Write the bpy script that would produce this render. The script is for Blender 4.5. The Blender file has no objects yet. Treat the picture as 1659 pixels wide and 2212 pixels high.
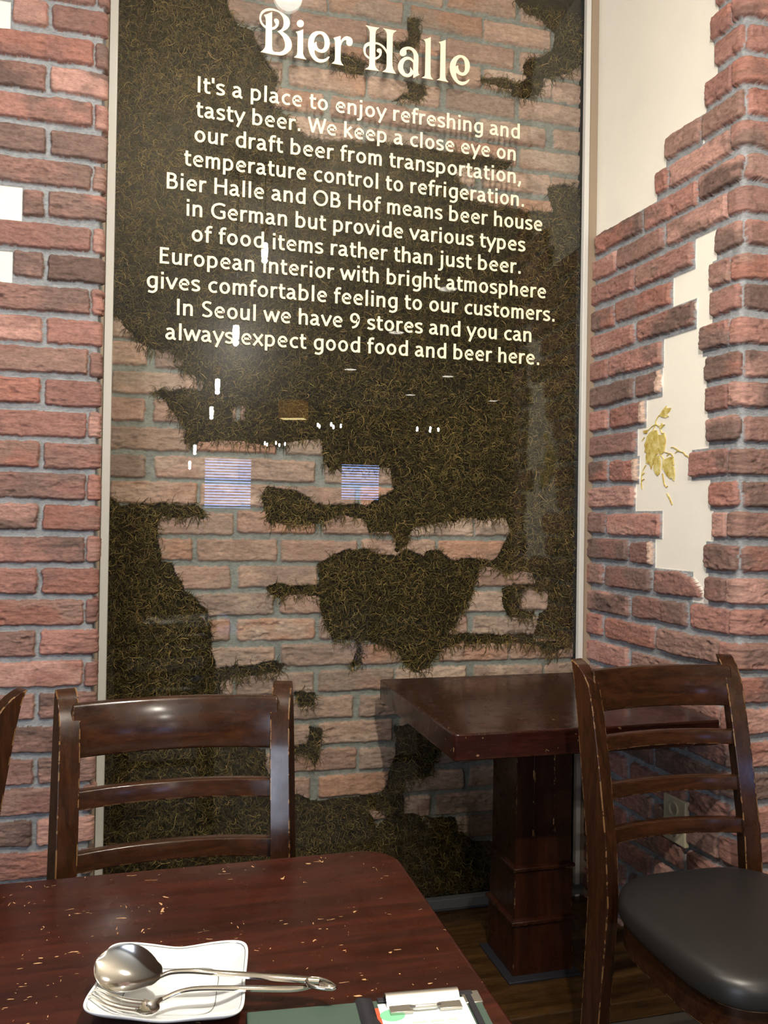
import bpy, bmesh, math, random
import numpy as np
from mathutils import Vector, Matrix

random.seed(7)
RNG = np.random.default_rng(11)
sc = bpy.context.scene
COL = sc.collection
R = math.radians

# ------------------------------------------------------------------ camera
CX, CY, FPX = 829.5, 1106.0, 1801.4
CAM = np.array([0.0, 0.0, 1.264])
_yaw, _pit, _rol = R(15.088), R(0.4987), R(0.8989)
_f = np.array([math.sin(_yaw)*math.cos(_pit), math.cos(_yaw)*math.cos(_pit), math.sin(_pit)])
_r = np.array([math.cos(_yaw), -math.sin(_yaw), 0.0])
_u = np.cross(_r, _f)
_R = _r*math.cos(_rol) + _u*math.sin(_rol)
_U = np.cross(_R, _f)
cam = bpy.data.cameras.new('camera')
cam.sensor_fit = 'VERTICAL'
cam.sensor_height = 36.0
cam.sensor_width = 27.0
cam.lens = FPX/2212*36.0
cam.clip_start = 0.05
cam.clip_end = 60
camo = bpy.data.objects.new('camera', cam)
COL.objects.link(camo)
M = Matrix(((_R[0], _U[0], -_f[0], CAM[0]), (_R[1], _U[1], -_f[1], CAM[1]), (_R[2], _U[2], -_f[2], CAM[2]), (0, 0, 0, 1)))
camo.matrix_world = M
sc.camera = camo
sc.view_settings.view_transform = 'Standard'
sc.view_settings.look = 'None'
sc.view_settings.exposure = -0.1
sc.view_settings.gamma = 1.0

# ------------------------------------------------------------------ world and large lights
w = bpy.data.worlds.new('world'); sc.world = w; w.use_nodes = True
w.node_tree.nodes['Background'].inputs[0].default_value = (0.6, 0.72, 1.0, 1)
w.node_tree.nodes['Background'].inputs[1].default_value = 0.15

def light(name, kind, loc, power, col=(1, 1, 1), size=0.1, sy=None, aim=None, spot=None):
    l = bpy.data.lights.new(name, kind); l.energy = power; l.color = col
    if kind == 'AREA':
        l.size = size
        if sy: l.shape = 'RECTANGLE'; l.size_y = sy
    else:
        l.shadow_soft_size = size
    if kind == 'SPOT':
        l.spot_size = R(spot or 60); l.spot_blend = 0.6
    o = bpy.data.objects.new(name, l); COL.objects.link(o); o.location = loc
    if aim is not None:
        o.rotation_euler = (Vector(aim)-Vector(loc)).to_track_quat('-Z', 'Y').to_euler()
    return o

WARM = (1.0, 0.91, 0.80)
COOL = (0.72, 0.82, 1.0)
# a recessed downlight close to the glass (its fitting is built with the ceiling)
SPOTS = [(0.40, 2.08, 3.07), (-0.75, 0.95, 3.07)]
light('downlight_lamp', 'SPOT', SPOTS[0], 12, WARM, 0.05, aim=(0.45, 2.2, 0.6), spot=120)
# unseen sources to the left: an added downlight, then assumed daylight
light('downlight_lamp', 'SPOT', SPOTS[1], 62, WARM, 0.04, aim=(-0.2, 1.6, 0.6), spot=130)  # unseen downlight, added to throw shadows under the bricks
light('assumed_daylight_left', 'AREA', (-3.95, -2.4, 1.7), 225, COOL, 3.6, 1.4, aim=(0.6, 1.8, 1.2))  # bare area light added as fill for assumed daylight; no window is built

# ------------------------------------------------------------------ helpers: projection of photo points onto the real planes
def ray(x, y): return _f + _R*((x-CX)/FPX) - _U*((y-CY)/FPX)
def atY(x, y, Y): d = ray(x, y); return CAM + d*(Y/d[1])
def atZ(x, y, Z): d = ray(x, y); return CAM + d*((Z-CAM[2])/d[2])
def onp(x, y, p, n): d = ray(x, y); n = np.array(n); return CAM + d*(((np.array(p)-CAM)@n)/(d@n))
YG, YL, YB = 2.469, 2.333, 2.564          # glass, left brick face, brick wall behind the glass
PITCH = 0.0823                              # brick course
W0 = np.array([1.370, YG, 0.0])             # foot of the right wall at the glass
WD = np.array([0.0543, -0.9985, 0.0])       # along the right wall towards the viewer
WN = np.array([-0.9985, -0.0543, 0.0])      # its normal
def onW(x, y): p = onp(x, y, W0, WN); return float((p-W0)@WD), float(p[2])

# ------------------------------------------------------------------ helpers: objects
def link(o, parent=None):
    COL.objects.link(o)
    if parent is not None: o.parent = parent
    return o
def obj(name, me, mat=None, parent=None, loc=None, smooth=True):
    o = bpy.data.objects.new(name, me)
    if mat is not None:
        for m in (mat if isinstance(mat, (list, tuple)) else [mat]): me.materials.append(m)
    link(o, parent)
    if loc is not None: o.location = loc
    if smooth and len(me.polygons):
        me.polygons.foreach_set('use_smooth', np.ones(len(me.polygons), dtype=bool))
    return o
def tag(o, label, cat, group=None, kind=None):
    o['label'] = label; o['category'] = cat
    if group: o['group'] = group
    if kind: o['kind'] = kind
    return o
def thing(name, label, cat, loc=(0, 0, 0), rz=0, group=None):
    o = bpy.data.objects.new(name, None); o.empty_display_size = 0.05
    link(o); o.location = loc; o.rotation_euler = (0, 0, rz)
    return tag(o, label, cat, group)
def struct(o): o['kind'] = 'structure'; return o
def copy_tree(o, parent=None):
    c = o.copy(); link(c, parent)
    for ch in o.children: copy_tree(ch, c)
    return c
def auto(o, ang=35):
    me = o.data
    me.polygons.foreach_set('use_smooth', np.ones(len(me.polygons), dtype=bool))
    bm = bmesh.new(); bm.from_mesh(me)
    for e in bm.edges:
        if len(e.link_faces) == 2 and e.calc_face_angle(0) > R(ang): e.smooth = False
    bm.to_mesh(me); bm.free()
    return o

class MB:
    def __init__(s): s.v = []; s.f = []
    def add(s, vs, fs):
        b = len(s.v); s.v += [tuple(map(float, p)) for p in vs]; s.f += [tuple(i+b for i in q) for q in fs]
    def box(s, c, d, rot=None):
        cx, cy, cz = c; dx, dy, dz = d[0]/2, d[1]/2, d[2]/2
        vs = [Vector((sx*dx, sy*dy, sz*dz)) for sz in (-1, 1) for sy in (-1, 1) for sx in (-1, 1)]
        if rot is not None: vs = [rot @ q for q in vs]
        vs = [(q.x+cx, q.y+cy, q.z+cz) for q in vs]
        s.add(vs, [(0, 2, 3, 1), (4, 5, 7, 6), (0, 1, 5, 4), (2, 6, 7, 3), (0, 4, 6, 2), (1, 3, 7, 5)])
    def prism(s, pts, z0, z1):
        n = len(pts)
        s.add([(x, y, z0) for x, y in pts]+[(x, y, z1) for x, y in pts],
              [tuple(range(n))[::-1], tuple(range(n, 2*n))]+[(i, (i+1) % n, n+(i+1) % n, n+i) for i in range(n)])
    def tube(s, pts, r, seg=10, cap=True):
        pts = [Vector(p) for p in pts]; n = len(pts)
        rs = r if isinstance(r, (list, tuple)) else [r]*n
        vs = []; up = Vector((0, 0, 1))
        t0 = (pts[1]-pts[0]).normalized()
        a = t0.cross(up if abs(t0.z) < 0.9 else Vector((1, 0, 0))).normalized()
        for i, p in enumerate(pts):
            t = (pts[min(i+1, n-1)]-pts[max(i-1, 0)]).normalized()
            a = (a - t*a.dot(t)).normalized(); b = t.cross(a)
            for k in range(seg):
                th = 2*math.pi*k/seg
                vs.append(p + a*math.cos(th)*rs[i] + b*math.sin(th)*rs[i])
        fs = [(i*seg+k, i*seg+(k+1) % seg, (i+1)*seg+(k+1) % seg, (i+1)*seg+k) for i in range(n-1) for k in range(seg)]
        if cap: fs += [tuple(range(seg))[::-1], tuple(range((n-1)*seg, n*seg))]
        s.add(vs, fs)
    def lathe(s, prof, c=(0, 0, 0), seg=24):
        vs = []
        for r_, z in prof:
            for k in range(seg):
                th = 2*math.pi*k/seg
                vs.append((c[0]+r_*math.cos(th), c[1]+r_*math.sin(th), c[2]+z))
        fs = [(i*seg+k, i*seg+(k+1) % seg, (i+1)*seg+(k+1) % seg, (i+1)*seg+k) for i in range(len(prof)-1) for k in range(seg)]
        s.add(vs, fs)
    def loft(s, rings, cap=True, closed=True):
        n = len(rings[0]); vs = [p for q in rings for p in q]
        m = n if closed else n-1
        fs = [(i*n+k, i*n+(k+1) % n, (i+1)*n+(k+1) % n, (i+1)*n+k) for i in range(len(rings)-1) for k in range(m)]
        if cap: fs += [tuple(range(n))[::-1], tuple(range((len(rings)-1)*n, len(rings)*n))]
        s.add(vs, fs)
    def mesh(s, name):
        me = bpy.data.meshes.new(name); me.from_pydata(s.v, [], s.f)
        bm = bmesh.new(); bm.from_mesh(me); bmesh.ops.recalc_face_normals(bm, faces=bm.faces[:]); bm.to_mesh(me); bm.free()
        return me
    def build(s, name, mat, parent=None, loc=None, bevel=0, seg=2, smooth=True, ang=35, sub=0):
        o = obj(name, s.mesh(name), mat, parent, loc, smooth=False)
        if bevel:
            m = o.modifiers.new('bevel', 'BEVEL'); m.width = bevel; m.segments = seg; m.limit_method = 'ANGLE'; m.angle_limit = R(30)
        if sub:
            m = o.modifiers.new('sub', 'SUBSURF'); m.levels = sub; m.render_levels = sub
        if smooth: auto(o, ang)
        return o
def box(name, c, d, mat, parent=None, bevel=0.002, **k):
    b = MB(); b.box(c, d); return b.build(name, mat, parent, bevel=bevel, **k)

# ------------------------------------------------------------------ materials
def srgb(r, g, b):
    f = lambda c: (c/255/12.92) if c/255 <= 0.04045 else ((c/255+0.055)/1.055)**2.4
    return (f(r), f(g), f(b), 1.0)
def mat(name, col=(0.5, 0.5, 0.5, 1), rough=0.5, metal=0.0, spec=0.5, coat=0.0, emit=None, es=0.0):
    m = bpy.data.materials.new(name); m.use_nodes = True
    b = m.node_tree.nodes['Principled BSDF']
    b.inputs['Base Color'].default_value = col; b.inputs['Roughness'].default_value = rough
    b.inputs['Metallic'].default_value = metal; b.inputs['Specular IOR Level'].default_value = spec
    b.inputs['Coat Weight'].default_value = coat; b.inputs['Coat Roughness'].default_value = 0.12
    if emit: b.inputs['Emission Color'].default_value = emit; b.inputs['Emission Strength'].default_value = es
    return m
def N(m, t, **k):
    n = m.node_tree.nodes.new(t)
    for a, v in k.items():
        if a in n.inputs.keys(): n.inputs[a].default_value = v
        else: setattr(n, a, v)
    return n
def L(m, a, b): m.node_tree.links.new(a, b)
def bsdf(m): return m.node_tree.nodes['Principled BSDF']
def coords(m, scale=(1, 1, 1), out='Object'):
    tc = N(m, 'ShaderNodeTexCoord'); mp = N(m, 'ShaderNodeMapping'); mp.inputs['Scale'].default_value = scale
    L(m, tc.outputs[out], mp.inputs[0]); return mp.outputs[0]
def noise(m, v, scale, detail=4, rough=0.5, dist=0.0):
    n = N(m, 'ShaderNodeTexNoise'); n.inputs['Scale'].default_value = scale; n.inputs['Detail'].default_value = detail
    n.inputs['Roughness'].default_value = rough; n.inputs['Distortion'].default_value = dist
    if v is not None: L(m, v, n.inputs['Vector'])
    return n.outputs['Fac']
def ramp(m, fac, stops):
    n = N(m, 'ShaderNodeValToRGB'); L(m, fac, n.inputs[0]); e = n.color_ramp.elements
    while len(e) < len(stops): e.new(0.5)
    for i, (p, c) in enumerate(stops):
        e[i].position = p; e[i].color = c if len(c) == 4 else (*c, 1)
    return n.outputs[0]
def mixc(m, fac, a, b, blend='MIX'):
    n = N(m, 'ShaderNodeMix'); n.data_type = 'RGBA'; n.blend_type = blend
    for s, i in ((fac, 0), (a, 6), (b, 7)):
        if isinstance(s, (int, float)): n.inputs[i].default_value = s
        elif isinstance(s, tuple): n.inputs[i].default_value = s
        else: L(m, s, n.inputs[i])
    return n.outputs[2]
def mth(m, op, a, b=0.0, c=None):
    n = N(m, 'ShaderNodeMath'); n.operation = op
    for i, s in enumerate((a, b) if c is None else (a, b, c)):
        if isinstance(s, (int, float)): n.inputs[i].default_value = s
        else: L(m, s, n.inputs[i])
    return n.outputs[0]
def bump(m, h, strength=0.3, dist=0.002):
    n = N(m, 'ShaderNodeBump'); n.inputs['Strength'].default_value = strength; n.inputs['Distance'].default_value = dist
    L(m, h, n.inputs['Height']); L(m, n.outputs[0], bsdf(m).inputs['Normal']); return n

def make_masonry():
    m = mat('masonry', rough=0.85, spec=0.25)
    at = N(m, 'ShaderNodeVertexColor'); at.layer_name = 'tone'
    v = coords(m, (1, 1, 1))
    v2 = coords(m, (0.35, 0.35, 1))
    n1 = noise(m, v2, 260, 5, 0.6); n2 = noise(m, v, 70, 4, 0.6)
    k = ramp(m, mth(m, 'ADD', mth(m, 'MULTIPLY', n1, 0.6), mth(m, 'MULTIPLY', n2, 0.4)), [(0.3, (0.62, 0.6, 0.6)), (0.5, (1, 1, 1)), (0.72, (1.35, 1.33, 1.3))])
    L(m, mixc(m, at.outputs[1], at.outputs[0], k, 'MULTIPLY'), bsdf(m).inputs['Base Color'])
    bump(m, mth(m, 'MULTIPLY', at.outputs[1], mth(m, 'ADD', n1, mth(m, 'MULTIPLY', n2, 0.7))), 0.6, 0.0022)
    return m
def make_wood(name, dark, mid, light_, axis='X', rough=0.25, wear=0.0, flecks=0.0, grain=1.0, coat=0.25):
    m = mat(name, rough=rough, coat=coat, spec=0.24)
    sc_ = {'X': (1.2, 14, 14), 'Y': (14, 1.2, 14), 'Z': (14, 14, 1.2)}[axis]
    v = coords(m, sc_)
    n1 = noise(m, v, 3.0*grain, 6, 0.62, 0.6)
    n2 = noise(m, coords(m, tuple(s*3 for s in sc_)), 7*grain, 5, 0.6)
    c = ramp(m, mth(m, 'ADD', mth(m, 'MULTIPLY', n1, 0.7), mth(m, 'MULTIPLY', n2, 0.3)), [(0.32, dark), (0.5, mid), (0.7, light_)])
    if flecks:
        f1 = noise(m, coords(m, (45, 130, 60)), 1.0, 2, 0.4, 1.2)
        f2 = noise(m, coords(m, (120, 55, 60)), 0.9, 2, 0.4, 1.5)
        big = noise(m, coords(m, (5, 6, 5)), 1.0, 3)
        bigm = ramp(m, big, [(0.42, (0, 0, 0)), (0.62, (1, 1, 1))])
        fl = mth(m, 'MULTIPLY', mth(m, 'MAXIMUM', mth(m, 'GREATER_THAN', f1, 0.725), mth(m, 'GREATER_THAN', f2, 0.735)), mth(m, 'GREATER_THAN', big, 0.47))
        c = mixc(m, mth(m, 'MULTIPLY', fl, flecks), c, srgb(196, 156, 112))
    if wear:
        bv = N(m, 'ShaderNodeBevel'); bv.samples = 6; bv.inputs['Radius'].default_value = 0.0035
        g = N(m, 'ShaderNodeNewGeometry')
        dt = N(m, 'ShaderNodeVectorMath'); dt.operation = 'DOT_PRODUCT'
        L(m, bv.outputs[0], dt.inputs[0]); L(m, g.outputs['Normal'], dt.inputs[1])
        e = mth(m, 'LESS_THAN', dt.outputs['Value'], 0.965)
        nn = noise(m, coords(m, (1, 1, 1)), 38, 4, 0.6)
        wv = mth(m, 'MULTIPLY', e, mth(m, 'GREATER_THAN', nn, wear))
        c = mixc(m, wv, c, srgb(196, 150, 98))
    L(m, c, bsdf(m).inputs['Base Color'])
    r_ = noise(m, coords(m, (8, 8, 8)), 3, 4)
    L(m, ramp(m, r_, [(0.35, (rough*0.7,)*3), (0.7, (rough*1.5,)*3)]), bsdf(m).inputs['Roughness'])
    bump(m, n2, 0.05, 0.0006)
    return m
MAS = make_masonry()
D1, D2, D3 = srgb(38, 14, 8), srgb(70, 27, 14), srgb(98, 44, 22)
CHAIR = {a: make_wood('chair_wood_'+a, srgb(27, 14, 8), srgb(47, 26, 14), srgb(68, 39, 20), a, 0.24, wear=0.51, grain=1.3) for a in 'XYZ'}
TOP1 = make_wood('table_wood_worn', srgb(30, 11, 7), srgb(48, 18, 10), srgb(70, 29, 17), 'X', 0.28, wear=0.62, flecks=0.9)
TOP2 = make_wood('table_wood_dark', srgb(27, 11, 8), srgb(42, 17, 12), srgb(58, 26, 17), 'X', 0.22, wear=0.43, flecks=0.35)
PED = make_wood('pedestal_wood', srgb(30, 13, 7), srgb(46, 21, 11), srgb(64, 31, 16), 'Z', 0.3, wear=0.58)
FLOORM = make_wood('floor_wood', srgb(34, 22, 10), srgb(62, 42, 20), srgb(88, 62, 32), 'X', 0.35, coat=0.2)
FLOOR2 = mat('floor_tile', srgb(70, 66, 60), 0.5)
METAL = mat('frame_metal', srgb(205, 203, 196), 0.38, 0.0, 0.6)
TAUPE = mat('frame_metal_taupe', srgb(150, 132, 112), 0.45, 0.0, 0.5)
RAIL_SHADED = mat('rail_metal_shaded', srgb(104, 106, 106), 0.45, 0.3)  # frame metal darkened to paint in the dimness near the floor
DARK = mat('dark_gap', srgb(16, 15, 14), 0.8)
CREAM = mat('lettering_cream', srgb(255, 240, 205), 0.55, spec=0.3)
STEEL = mat('cutlery_steel', srgb(225, 224, 220), 0.13, 1.0)
CLIPM = mat('clip_metal', srgb(190, 186, 178), 0.3, 0.9)
CERAM = mat('plate_ceramic', srgb(224, 228, 229), 0.08, spec=0.6, coat=0.4)
CERLINE = mat('plate_line', srgb(120, 124, 126), 0.2)
VINYL = mat('seat_vinyl', srgb(34, 33, 33), 0.38, spec=0.5)
_n = noise(VINYL, coords(VINYL, (1, 1, 1)), 420, 3); bump(VINYL, _n, 0.15, 0.0006)
GREENF = mat('folder_green', srgb(62, 80, 70), 0.55)
bump(GREENF, noise(GREENF, coords(GREENF), 500, 3), 0.2, 0.0006)
BLACKT = mat('spine_black', srgb(28, 28, 34), 0.6)
PAPER = mat('paper', srgb(226, 233, 230), 0.7)
PRINT = mat('paper_print', srgb(178, 190, 186), 0.7)
LOGO = mat('paper_print_green', srgb(120, 200, 150), 0.7)
REDP = mat('paper_print_red', srgb(200, 84, 52), 0.6)
SOCK = mat('socket_plastic', srgb(196, 186, 158), 0.4)
WHITEP = mat('ceiling_paint', srgb(214, 204, 186), 0.85)
BROWNW = mat('room_wall_paint', srgb(92, 70, 52), 0.85)
BLACKM = mat('black_metal', srgb(24, 24, 24), 0.4, 0.3)
BRASS = mat('brass', srgb(170, 130, 70), 0.3, 1.0)

def glassmat(name, tint=(1, 1, 1, 1), refl=1.0, smear=0.0, rough=0.0):
    m = bpy.data.materials.new(name); m.use_nodes = True; nt = m.node_tree; nt.nodes.clear()
    out = N(m, 'ShaderNodeOutputMaterial'); tr = N(m, 'ShaderNodeBsdfTransparent'); tr.inputs[0].default_value = tint
    gl = N(m, 'ShaderNodeBsdfGlossy'); gl.inputs['Roughness'].default_value = rough
    ge = N(m, 'ShaderNodeNewGeometry'); dt = N(m, 'ShaderNodeVectorMath'); dt.operation = 'DOT_PRODUCT'
    L(m, ge.outputs['Normal'], dt.inputs[0]); L(m, ge.outputs['Incoming'], dt.inputs[1])
    c = mth(m, 'SUBTRACT', 1.0, mth(m, 'ABSOLUTE', dt.outputs['Value']))
    fr = mth(m, 'ADD', 0.04*refl, mth(m, 'MULTIPLY', mth(m, 'POWER', c, 5.0), 0.96*refl))
    mx = N(m, 'ShaderNodeMixShader'); L(m, fr, mx.inputs[0])
    L(m, tr.outputs[0], mx.inputs[1]); L(m, gl.outputs[0], mx.inputs[2])
    if smear:                              # faint smear of grease that spreads the lamps' reflections
        g2 = N(m, 'ShaderNodeBsdfGlossy'); g2.inputs['Roughness'].default_value = 0.24
        m2 = N(m, 'ShaderNodeMixShader'); m2.inputs[0].default_value = smear
        L(m, mx.outputs[0], m2.inputs[1]); L(m, g2.outputs[0], m2.inputs[2]); mx = m2
    L(m, mx.outputs[0], out.inputs[0]); return m
def emis(name, col, s):
    m = bpy.data.materials.new(name); m.use_nodes = True; nt = m.node_tree; nt.nodes.clear()
    out = N(m, 'ShaderNodeOutputMaterial'); e = N(m, 'ShaderNodeEmission'); e.inputs[0].default_value = (*col[:3], 1); e.inputs[1].default_value = s
    L(m, e.outputs[0], out.inputs[0]); return m
PANE = glassmat('pane_glass', (0.975, 0.985, 0.978, 1), smear=0.0022)
GLOBE = glassmat('globe_glass', (0.95, 0.95, 0.93, 1))

# ------------------------------------------------------------------ numpy noise
def _hash(ix, iy, seed):
    h = (ix.astype(np.int64)*374761393 + iy.astype(np.int64)*668265263 + seed*974634777) & 0xFFFFFFFF
    h = ((h ^ (h >> 13))*1274126177) & 0xFFFFFFFF
    return ((h ^ (h >> 16)) & 0xFFFFFF)/float(0xFFFFFF)
def vn(x, y, seed=0):
    ix = np.floor(x); iy = np.floor(y); fx = x-ix; fy = y-iy
    fx = fx*fx*(3-2*fx); fy = fy*fy*(3-2*fy)
    a = _hash(ix, iy, seed); b = _hash(ix+1, iy, seed); c = _hash(ix, iy+1, seed); d = _hash(ix+1, iy+1, seed)
    return (a*(1-fx)+b*fx)*(1-fy)+(c*(1-fx)+d*fx)*fy
def fbm(x, y, seed=0, o=4, g=0.5):
    s = np.zeros_like(x); a = 1.0; t = 0
    for i in range(o):
        s += a*vn(x*2**i, y*2**i, seed+i*17); t += a; a *= g
    return s/t
def inpoly(X, Z, poly):
    r = np.zeros(X.shape, bool); n = len(poly)
    for i in range(n):
        x1, y1 = poly[i]; x2, y2 = poly[(i+1) % n]
        if y1 == y2: continue
        c = ((y1 > Z) != (y2 > Z)) & (X < (x2-x1)*(Z-y1)/(y2-y1)+x1)
        r ^= c
    return r
def lin(c): return np.array(srgb(*c)[:3])

BRICKS = [lin(c) for c in ((154, 113, 102), (162, 119, 108), (142, 105, 96), (118, 96, 88), (174, 135, 123), (134, 103, 94), (152, 107, 94), (142, 113, 102), (113, 92, 84))]
MORT = lin((142, 145, 147))
PLAST = lin((236, 231, 218))

def masonry(bricks, s0, s1, z0, z1, res, seed, thick=0.012, mortar=MORT, tones=BRICKS, plaster=None, moss=None, cutcol=None):
    ns = int(round((s1-s0)/res))+1; nz = int(round((z1-z0)/res))+1
    S, Z = np.meshgrid(np.linspace(s0, s1, ns), np.linspace(z0, z1, nz))
    H = (fbm(S*60, Z*60, seed+1)-0.5)*0.003 + (fbm(S*14, Z*14, seed+2)-0.5)*0.003
    C = np.empty(S.shape+(3,)); C[:] = mortar
    C *= (0.8+0.4*fbm(S*35, Z*35, seed+3))[..., None]
    G = np.ones(S.shape)
    if plaster is not None:
        pm = plaster(S, Z)
        H = np.where(pm, -0.0015+(fbm(S*6, Z*6, seed+4)-0.5)*0.0015, H)
        G[pm] = 0.06
        C[pm] = PLAST*(0.97+0.06*fbm(S*9, Z*9, seed+5))[pm][:, None]
    wx = (fbm(S*22, Z*22, seed+6)-0.5)*0.010 + (fbm(S*90, Z*90, seed+7)-0.5)*0.005
    wz = (fbm(S*20+7, Z*20, seed+8)-0.5)*0.008 + (fbm(S*90, Z*90+9, seed+9)-0.5)*0.005
    crease = fbm(S*40, Z*150, seed+10, 4, 0.6)
    pits = fbm(S*180, Z*180, seed+11, 3)
    rr = random.Random(seed)
    for b in bricks:
        a0, a1, b0, b1 = b[:4]; opt = b[4] if len(b) > 4 else {}
        m = 0.012
        i0 = max(0, int((a0-m-s0)/res)); i1 = min(ns, int((a1+m-s0)/res)+2)
        j0 = max(0, int((b0-m-z0)/res)); j1 = min(nz, int((b1+m-z0)/res)+2)
        tone = tones[rr.randrange(len(tones))]*rr.uniform(0.86, 1.14); tone2 = tones[rr.randrange(len(tones))]*rr.uniform(0.75, 1.1)
        dz = rr.uniform(-0.003, 0.003); tk = thick*rr.uniform(0.85, 1.2); rad = rr.uniform(0.004, 0.012); tilt = rr.uniform(-0.012, 0.012)
        off = rr.uniform(0, 50)
        if i1 <= i0 or j1 <= j0: continue
        sl = (slice(j0, j1), slice(i0, i1))
        s = S[sl]+wx[sl]; z = Z[sl]+wz[sl]+dz+(S[sl]-(a0+a1)/2)*tilt
        cx, cz = (a0+a1)/2, (b0+b1)/2
        qx = np.abs(s-cx)-(a1-a0)/2+rad; qz = np.abs(z-cz)-(b1-b0)/2+rad
        sd = np.hypot(np.maximum(qx, 0), np.maximum(qz, 0))+np.minimum(np.maximum(qx, qz), 0)-rad
        if 'clip' in opt: sd = np.maximum(sd, opt['clip'](s, z))
        t = np.clip(-sd/0.006, 0, 1)
        prof = np.sqrt(np.clip(1-(1-t)**2, 0, 1))
        ct = (fbm(S[sl]*11+off, Z[sl]*18, seed+21)-0.42)*4
        amp = rr.uniform(0.5, 1.5)
        face = (crease[sl]-0.5)*0.006*amp+(pits[sl]-0.5)*0.0022-np.clip(0.34-fbm(S[sl]*26+off, Z[sl]*45, seed+31, 3), 0, 1)*0.03*amp
        h = prof*tk+t*face
        inside = sd < 0
        H[sl] = np.where(inside, np.maximum(h, H[sl]), H[sl])
        k = np.clip(ct, 0, 1)[..., None]
        col = tone*(1-k)+tone2*k
        col = col*(0.72+0.56*crease[sl])[..., None]
        if 'cut' in opt:
            e = (a1-s) < opt['cut']; col[e] = lin((192, 164, 146))*(0.6+0.8*pits[sl][e])[:, None]
        C[sl] = np.where((sd < 0.0004)[..., None], col, C[sl]); G[sl] = np.where(sd < 0.001, 1.0, G[sl])
    if moss is not None:
        mm = moss(S, Z)
        H = np.where(mm, 0.001+(fbm(S*55, Z*55, seed+41, 4, 0.6)-0.5)*0.014, H)
        mc = lin((44, 37, 21))*(0.5+fbm(S*40, Z*40, seed+42))[..., None]  # base colour darkened to paint the shade beneath the strands
        C[mm] = mc[mm]
    return S, Z, H, np.concatenate([C, G[..., None]], -1)

def grid_mesh(name, P, C):
    nz, ns = P.shape[:2]
    me = bpy.data.meshes.new(name)
    idx = np.arange(nz*ns).reshape(nz, ns)
    F = np.stack([idx[:-1, :-1], idx[:-1, 1:], idx[1:, 1:], idx[1:, :-1]], -1).reshape(-1, 4)
    me.vertices.add(nz*ns); me.vertices.foreach_set('co', P.reshape(-1).astype(np.float32))
    me.loops.add(F.size); me.loops.foreach_set('vertex_index', F.reshape(-1).astype(np.int32))
    me.polygons.add(len(F)); me.polygons.foreach_set('loop_start', np.arange(0, F.size, 4, dtype=np.int32))
    me.update(calc_edges=True)
    a = me.color_attributes.new('tone', 'FLOAT_COLOR', 'POINT')
    c = np.ones((nz*ns, 4), np.float32); c[:, :C.shape[-1]] = C.reshape(-1, C.shape[-1]); a.data.foreach_set('color', c.reshape(-1))
    return me

# ------------------------------------------------------------------ left brick wall
XC = -0.160                                 # its right corner
def left_wall():
    S0 = -0.34                              # s = distance along the face up to the corner (s<0), then into the reveal (s>0)
    bricks = []
    zt = 2.5222
    for k in range(-4, 33):
        z1 = zt-(k)*PITCH; z0 = z1-0.067
        if k % 2 == 0:
            bricks += [(-0.252, -0.017, z0, z1), (-0.012, 0.045, z0, z1), (-0.52, -0.264, z0, z1)]
        else:
            bricks += [(-0.385, -0.134, z0, z1), (-0.122, 0.018, z0, z1)]
    gaps = []
    # places where bricks were left out over plaster: px rows
    for (y0, y1, xe) in ((0, 65, 33), (400, 470, 58), (542, 606, 36)):
        gaps.append((atY(20, y1, YL)[2], atY(20, y0, YL)[2], atY(xe, (y0+y1)/2, YL)[0]-XC))
    def plaster(S, Z):
        r = np.zeros(S.shape, bool)
        for z0, z1, se in gaps: r |= (Z > z0-0.002) & (Z < z1+0.002) & (S < se)
        return r
    bb = []
    for b in bricks:
        zc = (b[2]+b[3])/2; hit = [g for g in gaps if g[0] < zc < g[1]]
        if hit:
            se = hit[0][2]
            if b[1] < se+0.01: continue
            b = (max(b[0], se+0.004), b[1], b[2], b[3])
        bb.append(b)
    S, Z, H, C = masonry(bb, S0, 0.13, 0.0, 2.9, 0.0023, 101, plaster=plaster, thick=0.014)
    r = 0.006                               # rounded corner
    P = np.zeros(S.shape+(3,))
    a = np.clip(S/0.010, 0, 1)*math.pi/2*0.96
    nx, ny = np.sin(a), -np.cos(a)
    base_x = XC-0.012+np.where(S < 0, S, 0)+r*np.sin(a); base_y = YL+0.011+np.where(S > 0.010, S-0.010, 0)+r*(1-np.cos(a))
    P[..., 0] = base_x+nx*H; P[..., 1] = base_y+ny*H; P[..., 2] = Z
    return struct(obj('wall_left', grid_mesh('wall_left', P, C), MAS))
WALL_L = left_wall()

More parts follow.
